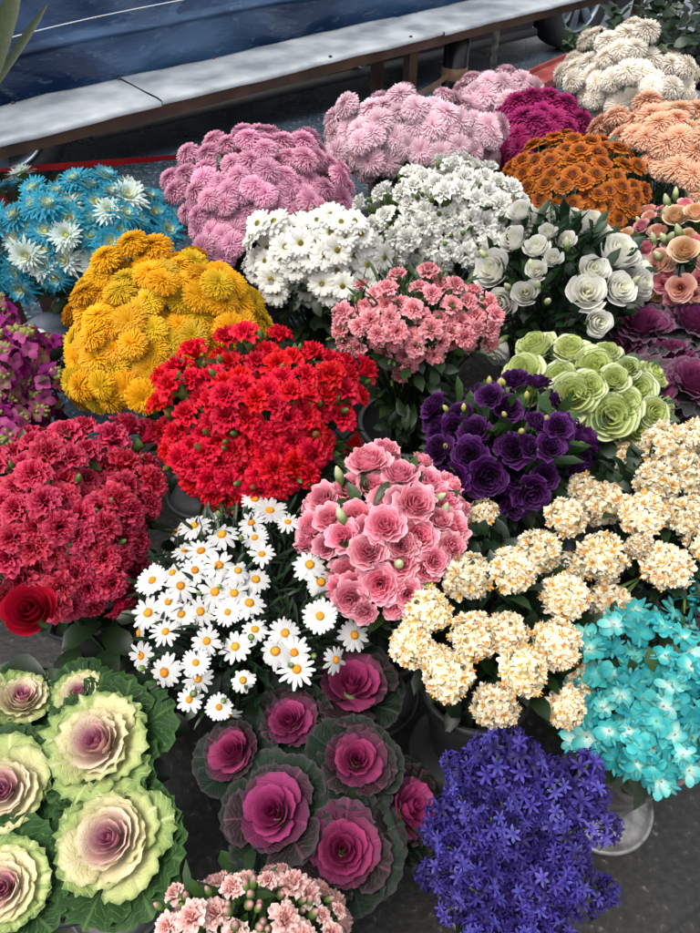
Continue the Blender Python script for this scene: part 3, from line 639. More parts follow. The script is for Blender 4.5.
# --- marguerites
MG = [(193,522),(220,530),(255,497),(288,521),(251,522),(254,536),(219,564),(262,552),(256,576),(238,570),(195,570),(151,579),(165,600),(172,572),(145,611),(165,631),(195,611),(226,611),(234,592),(214,590),(310,563),(322,581),(337,572),(320,616),(286,631),(255,626),(294,653),(297,669),(233,645),(195,663),(197,681),(135,656),(163,673),(242,680),(188,700),(219,708),(178,609),(337,660),(358,634),(200,548),(183,545),(270,510),(180,585),(206,640),(250,600),(275,650)]
st_m = [(0, H('#e0e0c8')), (.2, [.74, .74, .72]), (1, [.76, .76, .76])]
def marg(r):
    return daisy(r, random.choice([13, 15, 17, 19, 21]), 1, st_m, U(.12, .16), lift=U(-.25, .35), eye_r=.26, droop=U(.05, .8), tipw=U(.35, .55), Lvar=U(.05, .25))
bunch('marguerite_bunch', 'white marguerite daisy bunch with orange yellow centres', [(118,650),(130,600),(150,560),(180,515),(250,480),(300,505),(345,560),(360,620),(350,670),(300,680),(240,715),(190,712),(140,680)],
      .52, 16.5, marg, nvar=12, eye=eye_mb(.235, H('#d8901a'), H('#c87010')), pts=[(x, y, U(13, 18.5)) for x, y in MG], full=[(120,480),(370,480),(370,720),(120,720)], flat=.55,
      vlabel='grey vase under the white marguerites', tocam=.35, jit=.3, hid=12, up=.1, buds=[ball(.25, .3, H('#6c8a46'), H('#c9cf9a'), 1.6)], nbud=14, grow=1.1, clump=1.0, leafkw=dict(kind='dark', nleaf=800, LL=.04, LW=.003, stems=80, inner=.82, stem_r=.0012))
# --- narcissus clusters
def floret_n(R):
    mb = MB(); cr = H('#fff0c8'); cw = H('#fffaea'); org = H('#f09c24')
    for k in range(3):
        for i in range(6):
            th = 2*PI*(i+.5*k)/6+U(-.3, .3); el = .15+.38*k+U(-.25, .25)
            d = Vector((math.cos(th)*math.cos(el), math.sin(th)*math.cos(el), math.sin(el))); e = U(0, .5)
            strap(mb, d*R*.08, d, Vector((0, 0, 1)), R*(1-.17*k)*U(.75, 1.08), R*U(.16, .27), U(-.4, .7), lambda v: mix(cr, mix(cw, cr, e), v), 3, 2, cup=U(-.5, .5), tipw=.35, twist=U(-.5, .5))
    for i in range(8):
        th = i*GA; el = U(.3, 1.3); d = Vector((math.cos(th)*math.cos(el), math.sin(th)*math.cos(el), math.sin(el)))
        cc = random.choice([org, org, H('#f4c064'), H('#f2bc5c')])
        strap(mb, Vector((0, 0, R*.05)), d, Vector((0, 0, 1)), R*U(.45, .8), R*.12, U(-.4, .8), lambda v, cc=cc: cc, 2, 1, tipw=.6, twist=U(-.6, .6))
    return mb
FL = [floret_n(1) for _ in range(9)]
def narc(r):
    mb = MB(); n = 34
    mb.lathe([(r*.1, -r*.6), (r*.5, -r*.35), (r*.62, 0), (r*.5, r*.4), (.0001, r*.6)], H('#d8c890'), 12)
    for i in range(n):
        cz = 1-1.35*(i+.5)/n; sr = math.sqrt(max(0, 1-cz*cz)); ph = i*GA
        d = Vector((sr*math.cos(ph), sr*math.sin(ph), cz)); d = (d+Vector((U(-1, 1), U(-1, 1), U(-1, 1)))*.15).normalized()
        mb.add(random.choice(FL), orient(d*r*U(.55, .78), d, None, r*U(.32, .42)))
    for i in range(6):
        d = Vector((U(-1, 1), U(-1, 1), .3)).normalized(); mb.tube([(0, 0, -r*1.3), tuple(d*r*.5)], r*.03, r*.03, H('#7c9450'), 4)
    return mb
NA = [(467,576,25),(512,571,23),(541,549,23),(566,517,21),(428,612,23),(413,645,22),(436,660,17),(474,636,24),(507,633,21),(450,677,25),(557,643,25),(522,671,23),(495,706,23),(566,596,24)]
NB = [(602,502,23),(642,518,23),(604,557,23),(668,566,25),(615,600,25),(660,482,24),(665,449,22),(686,516,23),(692,478,22),(699,440,20),(712,545,22),(640,545,14)]
nk = dict(kind='dark', nleaf=300, LL=.06, LW=.012, skirt=90, stems=30, stem_r=.003, inner=.68, droop=1.2, broad=True)
bunch('narcissus_bunch', 'cream double narcissus bunch with orange flecks beside the pink lisianthus', [(395,640),(410,600),(450,560),(500,548),(560,505),(590,520),(590,610),(580,650),(530,690),(500,725),(470,715),(440,690),(400,665)],
      .53, 23, narc, nvar=4, pts=NA, full=[(393,500),(592,500),(592,728),(393,728)], flat=.6, vlabel='grey vase under the narcissus beside the pink lisianthus', tocam=.25, hid=8, leafkw=nk, inset=0, grow=1.16, clump=.6)
bunch('narcissus_bunch', 'cream double narcissus bunch with orange flecks above the turquoise flowers', [(580,500),(610,485),(640,445),(680,430),(730,430),(730,580),(690,590),(640,620),(600,625),(585,580)],
      .53, 23, narc, nvar=4, pts=NB, full=[(580,432),(760,432),(760,625),(580,625)], flat=.6, vlabel='grey vase under the narcissus above the turquoise flowers', tocam=.25, hid=8, leafkw=nk, inset=0, grow=1.16, clump=.6)
# --- turquoise
def turq(r):
    mb = MB(); st = random.choice([[(0, H('#d8eee0')), (.25, H('#54c4c0')), (1, H('#209ca4'))], [(0, H('#78d0c8')), (.4, H('#30a8ac')), (1, H('#48bcb8'))], [(0, H('#e0f2ea')), (.45, H('#80d8d0')), (1, H('#30b8bc'))], [(0, H('#40b0b0')), (1, H('#148490'))]])
    for k in range(2):
        for i in range(4):
            th = 2*PI*(i+.5*k)/4+U(-.25, .25); el = .2+.4*k+U(-.3, .3); d = Vector((math.cos(th)*math.cos(el), math.sin(th)*math.cos(el), math.sin(el))); tn = U(-.25, .15)
            strap(mb, Vector((0, 0, -.25*r)), d, Vector((0, 0, 1)), r*U(.8, 1.15), r*U(.26, .42), U(.1, 1.1), lambda v, tn=tn: ramp(st, v+tn), 5, 4, cup=U(-.2, .6), tipw=.3, twist=U(-.5, .5))
    for i in range(4):
        th = U(0, 6.28); d = Vector((math.cos(th), math.sin(th), U(-.2, .5)))
        mb.add(ball(.13, .3, H('#5aa89c'), H('#30b8c8'), 1), orient(d*r*.75, d, None, r))
    mb.tube([(0, 0, -r*1.2), (0, 0, -r*.2)], r*.06, r*.1, H('#7c9c50'), 5)
    return mb
bunch('turquoise_flower_bunch', 'bright turquoise dyed flowers at the right edge by the paving', [(535,685),(550,650),(585,632),(615,612),(650,595),(690,580),(730,570),(730,770),(700,772),(660,790),(620,782),(585,755),(550,728)],
      .50, 13, turq, nvar=12, clump=1.2, full=[(545,590),(745,590),(745,785),(545,785)], vlabel='grey zinc vase with a wide round foot under the turquoise flowers', vkind='zinc', k=1.05, flat=.6, jit=.5, tocam=.3, leafkw=dict(kind='mid', nleaf=120, LL=.035, LW=.010, inner=.7, skirt=50), depthj=1.5, hid=10, vpos=(598, 800))
# --- hyacinth and stock spikes
def star(R, c0, c1, n=6, W=.2, rec=1.2):
    mb = MB()
    for i in range(n):
        th = 2*PI*i/n+U(-.1, .1); d = Vector((math.cos(th)*.6, math.sin(th)*.6, .8))
        strap(mb, Vector((0, 0, R*.1)), d, Vector((-math.cos(th)*.2, -math.sin(th)*.2, 1)), R*U(.95, 1.1), R*W, rec*U(.7, 1.3), lambda v: mix(c0, c1, v), 4, 2, cup=.25, tipw=.25)
    mb.tube([(0, 0, -R*.7), (0, 0, R*.2)], R*.16, R*.22, c0, 5, caps=False)
    return mb
def spike(r, florets, n, H_, fr, rad, tip=None):
    mb = MB()
    for i in range(n):
        t = (i+.5)/n; z = -H_*t+.3; th = i*GA; k = min(1, .45+t*2.2)
        d = Vector((math.cos(th), math.sin(th), .9*(1-t)**2+U(-.1, .35))).normalized()
        mb.add(random.choice(florets), orient(Vector((0, 0, z))+d*rad*k, d, None, fr*U(.85, 1.1)*(.7+.3*k)))
    mb.tube([(0, 0, -H_-1.5), (0, 0, .3)], .07, .04, H('#60763c'), 5)
    if tip:
        for i in range(9): d = Vector((U(-1, 1), U(-1, 1), 1.2)).normalized(); mb.add(ball(.12, .22, tip, tip, 1), orient(Vector((0, 0, .3))+d*.25, d, None, 1))
    return mb
hy = [star(1, H('#2a1c64'), H('#483898'), W=.15), star(1, H('#34287c'), H('#5a4cb0'), W=.15), star(1, H('#1a1040'), H('#342474'), W=.15), star(1, H('#443c9c'), H('#7068c4'), W=.17)]
bunch('hyacinth_bunch', 'deep violet blue hyacinth bunch at the bottom edge on the paving', [(415,780),(430,745),(470,725),(510,728),(560,735),(590,745),(605,790),(600,850),(590,890),(560,925),(540,960),(480,960),(465,910),(440,880),(420,840)],
      .50, 22, lambda r: spike(r, hy, 34, 2.6, .42, .6), nvar=5, full=[(413,722),(607,722),(607,985),(413,985)], vlabel='grey zinc vase with a wide round foot under the hyacinths', vkind='zinc', k=1.0, flat=.75, jit=.22, up=.4, hid=20, part='flower_spike', inset=.5, depthj=1.2, leafkw=dict(kind='dark', nleaf=0, skirt=0), vpos=(491, 886))
sk = [star(1, H('#8a8a50'), H('#a41c7c'), 4, .42, 1.4), star(1, H('#700f54'), H('#b82894'), 5, .42, 1.3), star(1, H('#6c1458'), H('#8c1e78'), 4, .4, 1.1), star(1, H('#a05a78'), H('#b83890'), 4, .42, 1.3)]
bunch('stock_bunch', 'magenta purple stock bunch at the left edge', [(-35,290),(0,285),(20,310),(40,345),(60,375),(68,395),(62,435),(40,450),(0,455),(-35,455)],
      .54, 21, lambda r: spike(r, sk, 22, 3.0, .46, .5, tip=H('#a8a860')), nvar=4, full=[(-70,285),(68,285),(68,465),(-70,465)], vlabel='grey vase under the magenta stock', k=.85, jit=.25, up=.6, hid=16, part='flower_spike', inset=.3, depthj=1.0, leafkw=dict(kind='grey', nleaf=30, LL=.05, LW=.009, skirt=60))

# --- ornamental kale: every head is a thing of its own
kg = [(0, H('#c05088')), (.2, H('#d480a8')), (.33, H('#f0bcb8')), (.46, H('#f6e4c8')), (.72, H('#e8e0a8')), (.84, H('#acc070')), (1, H('#6c8c48'))]
kg2 = [(0, H('#a8507c')), (.12, H('#d098a4')), (.28, H('#e4d8b4')), (.6, H('#cdd696')), (1, H('#8ca858'))]
def kgreen(): return kale(1, kg, H('#2c4c26'), H('#f0dcc4'), H('#d8dea4'), random.choice([28, 32, 36, 40]), U(.026, .048), edge=H('#3f6430'), outer_n=8, rim_vein=H('#5f8048'))
kp = [(0, H('#600c38')), (.25, H('#8c2454')), (.6, H('#9c3c6a')), (.73, H('#5c2844')), (.84, H('#201a18')), (1, H('#141e15'))]
def kpurp(): return kale(1, kp, H('#1a2a1d'), H('#a83070'), H('#4c4044'), random.choice([24, 27, 30]), U(.018, .035), edge=H('#4c3c44'), outer_n=random.choice([6, 7, 8]), outer_ruf=U(.02, .04), rim_vein=H('#34443a'))
kd = [(0, H('#5c1444')), (.4, H('#782858')), (.75, H('#5c2848')), (.9, H('#4a3440')), (1, H('#3c4038'))]
def kdark(): return kale(1, kd, H('#34403a'), H('#8c4c74'), H('#7c6470'), 30, .03, edge=H('#8c6480'), outer_n=6)
def kale_set(specs, gen, nvar, group, zc, cxy, tiltdir=None):
    ms = [gen().mesh('head', M_KALE) for _ in range(nvar)]
    for i, (x, y, r, lab, z, tx, ty) in enumerate(specs):
        p = at(x, y, z); s = r/F*depth(p)
        n = Vector((tx, ty, 1)).normalized()
        t = link('ornamental_kale', ms[i % nvar], None); t.matrix_world = orient(p, n, None, s)
        # trunk-like stem down into the vase
        tag(t, lab, 'ornamental kale', group)
        c = at(cxy[0], cxy[1], .45); root = Vector((c.x+(p.x-c.x)*.3, c.y+(p.y-c.y)*.3, .2))
        st = MB(); a = p-n*s*.35
        st.tube([tuple(root.lerp(a, k/5)) for k in range(6)], .008, .010, lin('#7c8f5c'), 8)
        for k in range(12):
            ph = U(0, 6.28); q0 = root.lerp(a, U(.3, .95)); d = Vector((math.cos(ph), math.sin(ph), U(.0, .8)))
            leaf(st, q0, d, Vector((0, 0, 1)), s*U(.7, 1.1), s*.28, U(.2, .9), mix(H('#1c3018'), H('#2c4424'), R_()), 6, 4, .3)
        st2 = st.mesh('stem', M_LEAF); o = link('stem', st2, None); o.parent = t; o.matrix_parent_inverse = t.matrix_world.inverted()
        # lower leaves on the stem
kale_set([(97,742,66,'large cream kale head with pink heart, upper of the two beside the daisies',.50,-.12,-.15),
          (110,838,70,'large cream and pink kale head with frilled green edges, just under the upper large one',.48,-.05,-.2),
          (3,790,58,'cream kale head with pink heart cut by the left edge of the picture',.49,.15,-.2),
          (3,888,58,'cream kale head in the bottom left corner of the picture',.47,.15,-.2),
          (80,692,34,'small cream kale head with a pink heart below the red rose',.48,-.1,-.05),
          (22,698,42,'pale green and cream kale head turned sideways under the red rose',.47,.35,.25)], kgreen, 6, 'cream and pink ornamental kale', .45, (50, 800))
kale_set([(352,684,52,'purple kale head topmost in its bunch, touching the daisies',.50,.1,.1),
          (290,720,40,'purple kale head between the topmost one and the leftmost one',.50,-.1,0),
          (232,752,40,'purple kale head farthest left in its bunch, smaller',.49,-.35,-.05),
          (357,760,45,'purple kale head ringed by green leaves in the middle of its bunch',.51,.08,-.1),
          (273,812,57,'large purple kale head with broad green outer leaves, lower left of its bunch',.50,-.2,-.15),
          (343,850,57,'large purple kale head above the pale pink carnations, with a green sprig at its heart',.49,.02,-.2),
          (412,808,48,'purple kale head turned aside and shaded behind the hyacinths',.46,.7,-.1)], kpurp, 7, 'purple ornamental kale with dark green leaves', .45, (320, 780))
kale_set([(642,322,41,'dull plum kale head under the peach lisianthus, upper left of its bunch',.52,0,0),
          (694,318,39,'dull plum kale head at the right edge beside the peach lisianthus',.52,.1,0),
          (650,384,44,'dull plum kale head lowest, beside the green ruffled blooms',.49,-.05,-.2),
          (696,380,44,'dull plum kale head at the right edge above the narcissus',.50,.1,-.1),
          (618,346,33,'small plum kale head wedged behind the green ruffled blooms',.49,-.3,0),
          (672,352,37,'plum kale head in the centre of its bunch, partly covered',.49,0,0)], kdark, 6, 'dull plum ornamental kale at the right', .45, (668, 350))
for (x, y, lab) in ((50, 800, 'dark grey vase under the cream and pink kale'), (318, 778, 'dark grey vase under the purple kale'), (665, 350, 'dark grey vase under the plum kale')):
    p = at(x, y, .45); vase(p.x, p.y, lab, 'big', .95)
# single red rose
p = at(32, 612, .66); s = 29/F*depth(p)
rr = rose(1, [(0, H('#4c0008')), (.4, H('#90041a')), (.75, H('#b00820')), (1, H('#c00c28'))], 16, .03, 3, zc=.75, cup=.2)
rb = Vector((p.x-.03, p.y+.16, 0)); t = thing('red_rose', 'single large deep red rose below the crimson carnations', 'rose', rb)
o = link('flower_head', rr.mesh('flower_head', M_PET), t); o.matrix_local = local_to(t.location, orient(p, Vector((.1, -.35, 1)), .5, s))
mb = MB(); mb.tube([(0, 0, .05), (.0, .0, .3), (.03, -.10, p.z-s*1.5), (.03, -.16+s*.25, p.z-s*.6)], .004, .0035, H('#3c5a2c'), 6)
for k in range(34):  # dark leaves added to stand in for the shade under the rose
    q = Vector((U(-.09, .12), U(-.16, .06), U(.25, p.z-.2))); leaf(mb, q, Vector((U(-1, 1), U(-1, 1), .2)), Vector((0, 0, 1)), .075, .024, .6, mix(H('#101c0e'), H('#22381c'), R_()))
link('stem', mb.mesh('stem', M_LEAF), t)
vase(rb.x, rb.y, 'grey vase under the single red rose', 'dark', .8)

# --- greenery top right
def greenery(label, name, poly, zc, kind, n, LL, LW, full=None, vl=None):
    E = Ell(poly, zc, .9, full); root = thing(name, label, 'greenery', (E.c.x, E.c.y, 0)); mb = MB(); st = MB(); ca, cb = lin(LEAFC[kind][0]), lin(LEAFC[kind][1])
    r0 = Vector((E.c.x, E.c.y, 0))
    for b in range(n):
        cz = U(-.3, 1); sr = math.sqrt(1-cz*cz); ph = U(0, 2*PI); tip = E.c+Vector((sr*math.cos(ph)*E.r.x, sr*math.sin(ph)*E.r.y, cz*E.r.z))*U(.75, 1.1)
        a = Vector((E.c.x, E.c.y, E.base.z)); a0 = Vector((E.c.x+U(-.03, .03), E.c.y+U(-.03, .03), .05))
        st.tube([tuple(q-r0) for q in (a0, a, a.lerp(tip, .5)+Vector((0, 0, .03)), tip)], .003, .0012, H('#4a3c26'), 4)
        for k in range(16):
            v = .35+.65*k/15; q = a.lerp(tip, v)+Vector((0, 0, .03*math.sin(v*PI)))
            d = (tip-a).normalized()*.4+Vector((U(-1, 1), U(-1, 1), U(-.4, .6)))
            leaf(mb, q-r0, d, Vector((U(-.5, .5), U(-.7, .2), 1)), LL*U(.7, 1.2), LW*U(.8, 1.2), U(0, .9), mix(ca, cb, R_()**1.5), 5, 2, .15)
    link('stem', st.mesh('stem', M_LEAF), root); f = link('foliage', mb.mesh('foliage', M_LEAF), root); f['kind'] = 'stuff'
    if vl: vase(E.c.x, E.c.y, vl, 'big')
greenery('tall bunch of leafy green branches in the top right corner', 'greenery_bunch', [(620,-20),(720,-20),(720,90),(640,60)], .72, 'dark', 46, .07, .022, full=[(612,-60),(760,-60),(760,100),(612,100)], vl='grey vase under the leafy green branches')
greenery('small sprig of grey green leaves behind the cream buttons', 'greenery_sprig', [(565,30),(600,20),(610,45),(575,50)], .60, 'grey', 7, .045, .014, full=[(568,22),(612,22),(612,58),(568,58)])

# ------------------------------------------------------------------ near plant, top left
pb = at(-30, 150, 1.0)
pb.x -= .75; pb.y -= .1
pl_ = thing('strap_leaf_plant', 'out of focus green strap leaves in the top left corner', 'plant', (pb.x, pb.y, 0))
mb = MB()
for (x0, y0, x1, y1, w) in ((-28, 150, 16, -25, .016), (-26, 120, 40, 10, .008), (-60, 120, -20, -40, .014), (-50, 160, -70, 20, .014)):
    a = at(x0, y0, 1.0); b = at(x1, y1, 1.15)
    b = CO+(b-CO)*((a-CO).length/(b-CO).length)*1.0
    d = b-a; c = mix(H('#24381c'), H('#5c6a24'), R_())
    leaf(mb, a-Vector((pb.x, pb.y, 0)), d, Vector((.3, -1, .5)), d.length*1.1, w, .2, c, 8, 2, .2)
    mb.tube([(0, 0, .03), tuple((a-Vector((pb.x, pb.y, 0)))*.6), tuple(a-Vector((pb.x, pb.y, 0)))], .006, .005, c, 6)
link('leaves', mb.mesh('leaves', M_LEAF), pl_)
vase(pb.x, pb.y, 'grey vase under the strap leaf plant', 'dark', 1.6)

# ------------------------------------------------------------------ bench, tarp, posts
A = at(0, 142, .75); B = at(572, 0, .75); dirv = (B-A).normalized(); nrm = Vector((-dirv.y, dirv.x, 0))
ang = math.atan2(dirv.y, dirv.x)
BM_ = Matrix.Translation((A.x, A.y, 0)) @ Matrix.Rotation(ang, 4, 'Z')      # x along the bench, y away from the camera
Lb = (B-A).length
back = at(0, 105, .75); wd = (BM_.inverted() @ back).y
bench = thing('market_bench', 'long low bench topped with dented grey sheet metal on brown boards', 'bench', (A.x, A.y, 0), rot=(0, 0, ang))
def slab(x0, x1, y0, y1, z, th, wav=.002, seed=0):
    rnd = random.Random(seed); mb = MB(); nx = max(4, int((x1-x0)/.04)); ny = 10
    ph = [rnd.uniform(0, 6) for _ in range(8)]
    edge0 = [.006*math.sin(9*i*.04+ph[0])*.4+.0015*math.sin(31*i*.04+ph[1])+rnd.uniform(-.001, .001) for i in range(nx+1)]
    edge1 = [.008*math.sin(6*i*.04+ph[2])+.003*math.sin(23*i*.04+ph[3])+rnd.uniform(-.002, .002) for i in range(nx+1)]
    P = []
    for j in range(ny+1):
        row = []
        for i in range(nx+1):
            x = x0+(x1-x0)*i/nx; t = j/ny; y = y0+(y1-y0)*t+edge0[i]*(1-t)+edge1[i]*t
            zz = z+wav*(.5*math.sin(11*x+5*y+ph[4])+.35*math.sin(23*x-17*y+ph[5])+.25*math.sin(41*x+29*y+ph[6]))
            if j in (0, ny): zz -= .004
            row.append((x, y, zz))
        P.append(row)
    P = [[(q[0], q[1], q[2]-th) for q in P[0]]]+P+[[(q[0], q[1], q[2]-th) for q in P[-1]]]
    g = [[(.5, .5, .5)]*(nx+1)]*(ny+3); mb.grid(P, g, g); return mb
seam = (BM_.inverted() @ at(146, 93, .75)).x
cuts = [-1.6, seam, seam+1.25, Lb+.9]
for k in range(3): link('metal_sheet', slab(cuts[k]+.002, cuts[k+1]-.002, .002, wd, .752+.002*(k % 2), .012, seed=k+3).mesh('metal_sheet', M_SHEET), bench)
mb = MB(); mb.box((-1.6, .008, .702), (Lb+.9, .032, .741)); mb.box((-1.6, wd-.03, .695), (Lb+.9, wd-.006, .741)); mb.box((-1.6, .034, .715), (Lb+.9, wd-.032, .740)); link('board_frame', mb.mesh('board_frame', M_WOOD, False), bench)
for k in range(13):
    mb = MB(); mb.lathe([(.007, -.001), (.006, .003), (.002, .005), (.0001, .005)], (.3, .3, .3), 10); x = cuts[0]+.35*k
    o = link('nail', mb.mesh('nail', M_RUBBER), bench); o.location = (x+U(-.05, .05), random.choice([.02, wd-.02]), .754)
legx = (BM_.inverted() @ at(402, 52, .68)).x
for x in (legx, legx-1.75, legx+1.9):
    for y in (.05, wd-.05):
        mb = MB(); mb.box((x-.022, y-.018, 0), (x+.022, y+.018, .714)); link('leg', mb.mesh('leg', M_WOOD, False), bench)
# hanging bent metal strip
q = BM_.inverted() @ at(503, 35, .68); mb = MB(); P = []
for j in range(15):
    t = j/14; w = .026*(1-t**2)+.004; off = .03*math.sin(t*2.4)*t
    P.append([(q.x+off-w+.02*(1-t), .05+.004*math.sin(t*6), .70-.34*t), (q.x+off, .056+.004*math.sin(t*6), .70-.34*t), (q.x+off+w, .05, .70-.34*t)])
g = [[(.5, .5, .5)]*3]*15; mb.grid(P, g, g)
o = link('metal_strip', mb.mesh('metal_strip', M_ZINC), None); o.matrix_world = BM_; tag(o, 'bent thin metal strip hanging under the bench near the car wheel', 'metal strip')
# black post with tape
q = at(438, 100, .35); q = BM_.inverted() @ at(438, 60, .55)
pw = BM_ @ Vector((q.x, wd*.55, 0))
post = thing('black_post', 'thick black round post under the bench with tan tape round it', 'post', (pw.x, pw.y, 0))
mb = MB(); mb.lathe([(.0001, .0), (.055, 0), (.055, .70), (.045, .705), (.0001, .705)], (.5, .5, .5), 28); link('shaft', mb.mesh('shaft', M_BLACK), post)
mb = MB(); mb.lathe([(.056, .50), (.0585, .502), (.0585, .548), (.056, .55)], (.5, .5, .5), 28); link('tape', mb.mesh('tape', M_TAPE), post)
lw = BM_ @ Vector((legx+.022, .05, .52)); mb = MB()
a = lw; b = Vector((pw.x-.03, pw.y-.045, .525)); P = [[tuple(a.lerp(b, t/8)+Vector((0, 0, -.012-.010*math.sin(t/8*PI)))), tuple(a.lerp(b, t/8)+Vector((0, 0, .012-.006*math.sin(t/8*PI))))] for t in range(9)]
g = [[(.5,)*3]*2]*9; mb.grid(P, g, g); o = link('tan_tape', mb.mesh('tan_tape', M_TAPE), None); tag(o, 'strip of tan tape stretched from the brown bench leg to the black post', 'tape')
# tarpaulin behind the bench
mb = MB(); P = []; nx, nz = 420, 130; rc = random.Random(5)
cre = [(rc.uniform(-1.5, Lb+.3), rc.uniform(.7, 1.5), rc.uniform(-.9, .9)+(1.57 if rc.random() < .3 else 0), rc.uniform(.004, .014)*rc.choice((-1, 1)), rc.uniform(.004, .02), rc.uniform(.12, .5)) for _ in range(60)]
for j in range(nz+1):
    row = []
    for i in range(nx+1):
        x = -1.7+(Lb+2.2)*i/nx; z = .66+1.0*j/nz; t = j/nz
        y = wd+.05+.016*math.sin(4*x+2.2*z)+.008*math.sin(9*x-11*z+1)+.004*math.sin(17*x+29*z)
        # long fold running along the sheet
        f = z-(.855+.02*math.sin(2*x)); y -= .02*math.exp(-(f/.008)**2)
        for (cx_, cz_, an_, am_, wd_, ln_) in cre:
            ux, uz = x-cx_, z-cz_; al = ux*math.cos(an_)+uz*math.sin(an_)
            if abs(al) < ln_:
                ac = -ux*math.sin(an_)+uz*math.cos(an_)
                if abs(ac) < wd_*3: y += am_*math.exp(-(ac/wd_)**2)*(1-(al/ln_)**2)
        row.append((x, y, z))
    P.append(row)
g = [[(.5,)*3]*(nx+1)]*(nz+1); mb.grid(P, g, g)
o = link('blue_tarpaulin', mb.mesh('blue_tarpaulin', M_TARP), None); o.matrix_world = BM_; tag(o, 'wrinkled dark blue plastic tarpaulin hanging behind the bench', 'tarpaulin')
sm = o.modifiers.new('thick', 'SOLIDIFY'); sm.thickness = .002
# pale tube added to draw the bright line of a tarp crease
mb = MB(); mb.tube([(x, wd+.012+.012*math.sin(5*x), .90+.05*x-.012*x*x+.006*math.sin(3*x)) for x in [-1.2+i*.12 for i in range(26)]], .0016, .0016, (.5,)*3, 5)
o = link('crease_line', mb.mesh('crease_line', M_WHITE), None); o.matrix_world = BM_; tag(o, 'thin pale line added for a bright crease across the blue tarpaulin', 'crease line')

# red tape with its tie post
pt = at(9, 186, .53)
rp = thing('tie_post', 'short dark post wrapped in red tape at the left edge behind the blue flowers', 'post', (pt.x, pt.y, 0))
mb = MB(); mb.box((-.03, -.015, 0), (.022, .015, .57)); link('shaft', mb.mesh('shaft', M_WOOD, False), rp)
mb = MB(); mb.box((-.062, -.022, .22), (-.012, -.017, .575)); mb.box((-.075, -.03, .50), (-.022, .022, .535)); link('tape_wrap', mb.mesh('tape_wrap', M_RED, False), rp)
mb = MB(); a = Vector((pt.x, pt.y-.02, .50)); pr_ = at(3, 171, .5); a = at(0, 171, .48); a2 = at(-20, 171, .48); b = at(85, 165, .47); c = at(205, 155, .46); d = at(330, 143, .42)
pts = [a2, a, b, c, d]; P = []
for k in range(4):
    for t in range(8):
        q = pts[k].lerp(pts[k+1], t/8); w = .0115+.002*math.sin((k*8+t)*.5); P.append([tuple(q+Vector((0, .004, -w))), tuple(q+Vector((0, -.002*math.sin(k+t*.7), w)))])
g = [[(.5,)*3]*2]*len(P); mb.grid(P, g, g); o = link('red_tape', mb.mesh('red_tape', M_RED), None); tag(o, 'red plastic tape stretched behind the blue and mauve bunches', 'tape')
# red board, at the back right
a = at(523, 92, .06); b = at(566, 72, .06); mb = MB(); dv = (b-a); an = math.atan2(dv.y, dv.x)
mb.box((-.3, 0, 0), (dv.length+.5, .16, .05)); mb.box((-.3, .162, 0), (dv.length+.5, .18, .075))
o = link('red_board', mb.mesh('red_board', M_REDW, False), None); o.matrix_world = Matrix.Translation((a.x, a.y, .004)) @ Matrix.Rotation(an, 4, 'Z'); tag(o, 'low dull red board lying on the asphalt behind the magenta bunch', 'board')

# --- odds and ends at the left: folded grey plastic and a white round lid
q = at(30, 345, .30); mb = MB(); P = []
for j in range(15):
    row = []
    for i in range(15):
        x = -.12+.24*i/14; y = -.14+.28*j/14; row.append((x, y, .012*math.sin(30*x+12*y)+.010*math.sin(60*y-22*x)+.02*math.sin(15*x)*y*6-.25*max(0, abs(x)-.08)))
    P.append(row)
g = [[(.5,)*3]*15]*15; mb.grid(P, g, g); o = link('plastic_wrap', mb.mesh('plastic_wrap', M_GREYP), None, loc=(q.x, q.y, .30)); tag(o, 'crumpled grey plastic wrap between the stock and the yellow bunch', 'plastic wrap')
sm = o.modifiers.new('thick', 'SOLIDIFY'); sm.thickness = .002
q = at(37, 340, .345); mb = MB(); mb.lathe([(.0001, 0), (.031, 0), (.034, .002), (.034, .006), (.030, .008), (.0001, .007)], (.5,)*3, 28)
o = link('round_lid', mb.mesh('round_lid', M_WHITE), None); o.matrix_world = orient(q, Vector((.1, -.5, 1)), 0, 1); tag(o, 'white round lid with fallen magenta petals beside the stock', 'lid')
mb = MB()
for k in range(5): leaf(mb, Vector((U(-.015, .015), U(-.015, .015), .012)), Vector((U(-1, 1), U(-1, 1), .1)), Vector((0, 0, 1)), .016, .005, .3, H('#9c2080'), 3)
o2 = link('fallen_petals', mb.mesh('fallen_petals', M_PET), None); o2.matrix_world = orient(q, Vector((.1, -.5, 1)), 0, 1); tag(o2, 'fallen magenta petals on the white lid', 'petals')
# bare twigs bundle near blue bunch
q = at(45, 290, .38); mb = MB()
for k in range(5): mb.tube([(.0+k*.008, 0, 0), (.07+k*.006, -.05, .02), (.13+k*.004, -.09, .015+.004*k)], .004, .003, H('#5c4a44'), 5)
o = link('twig_bundle', mb.mesh('twig_bundle', M_LEAF), None, loc=(q.x-.03, q.y+.02, .36)); tag(o, 'cut brown stems lying under the blue bunch', 'stems')

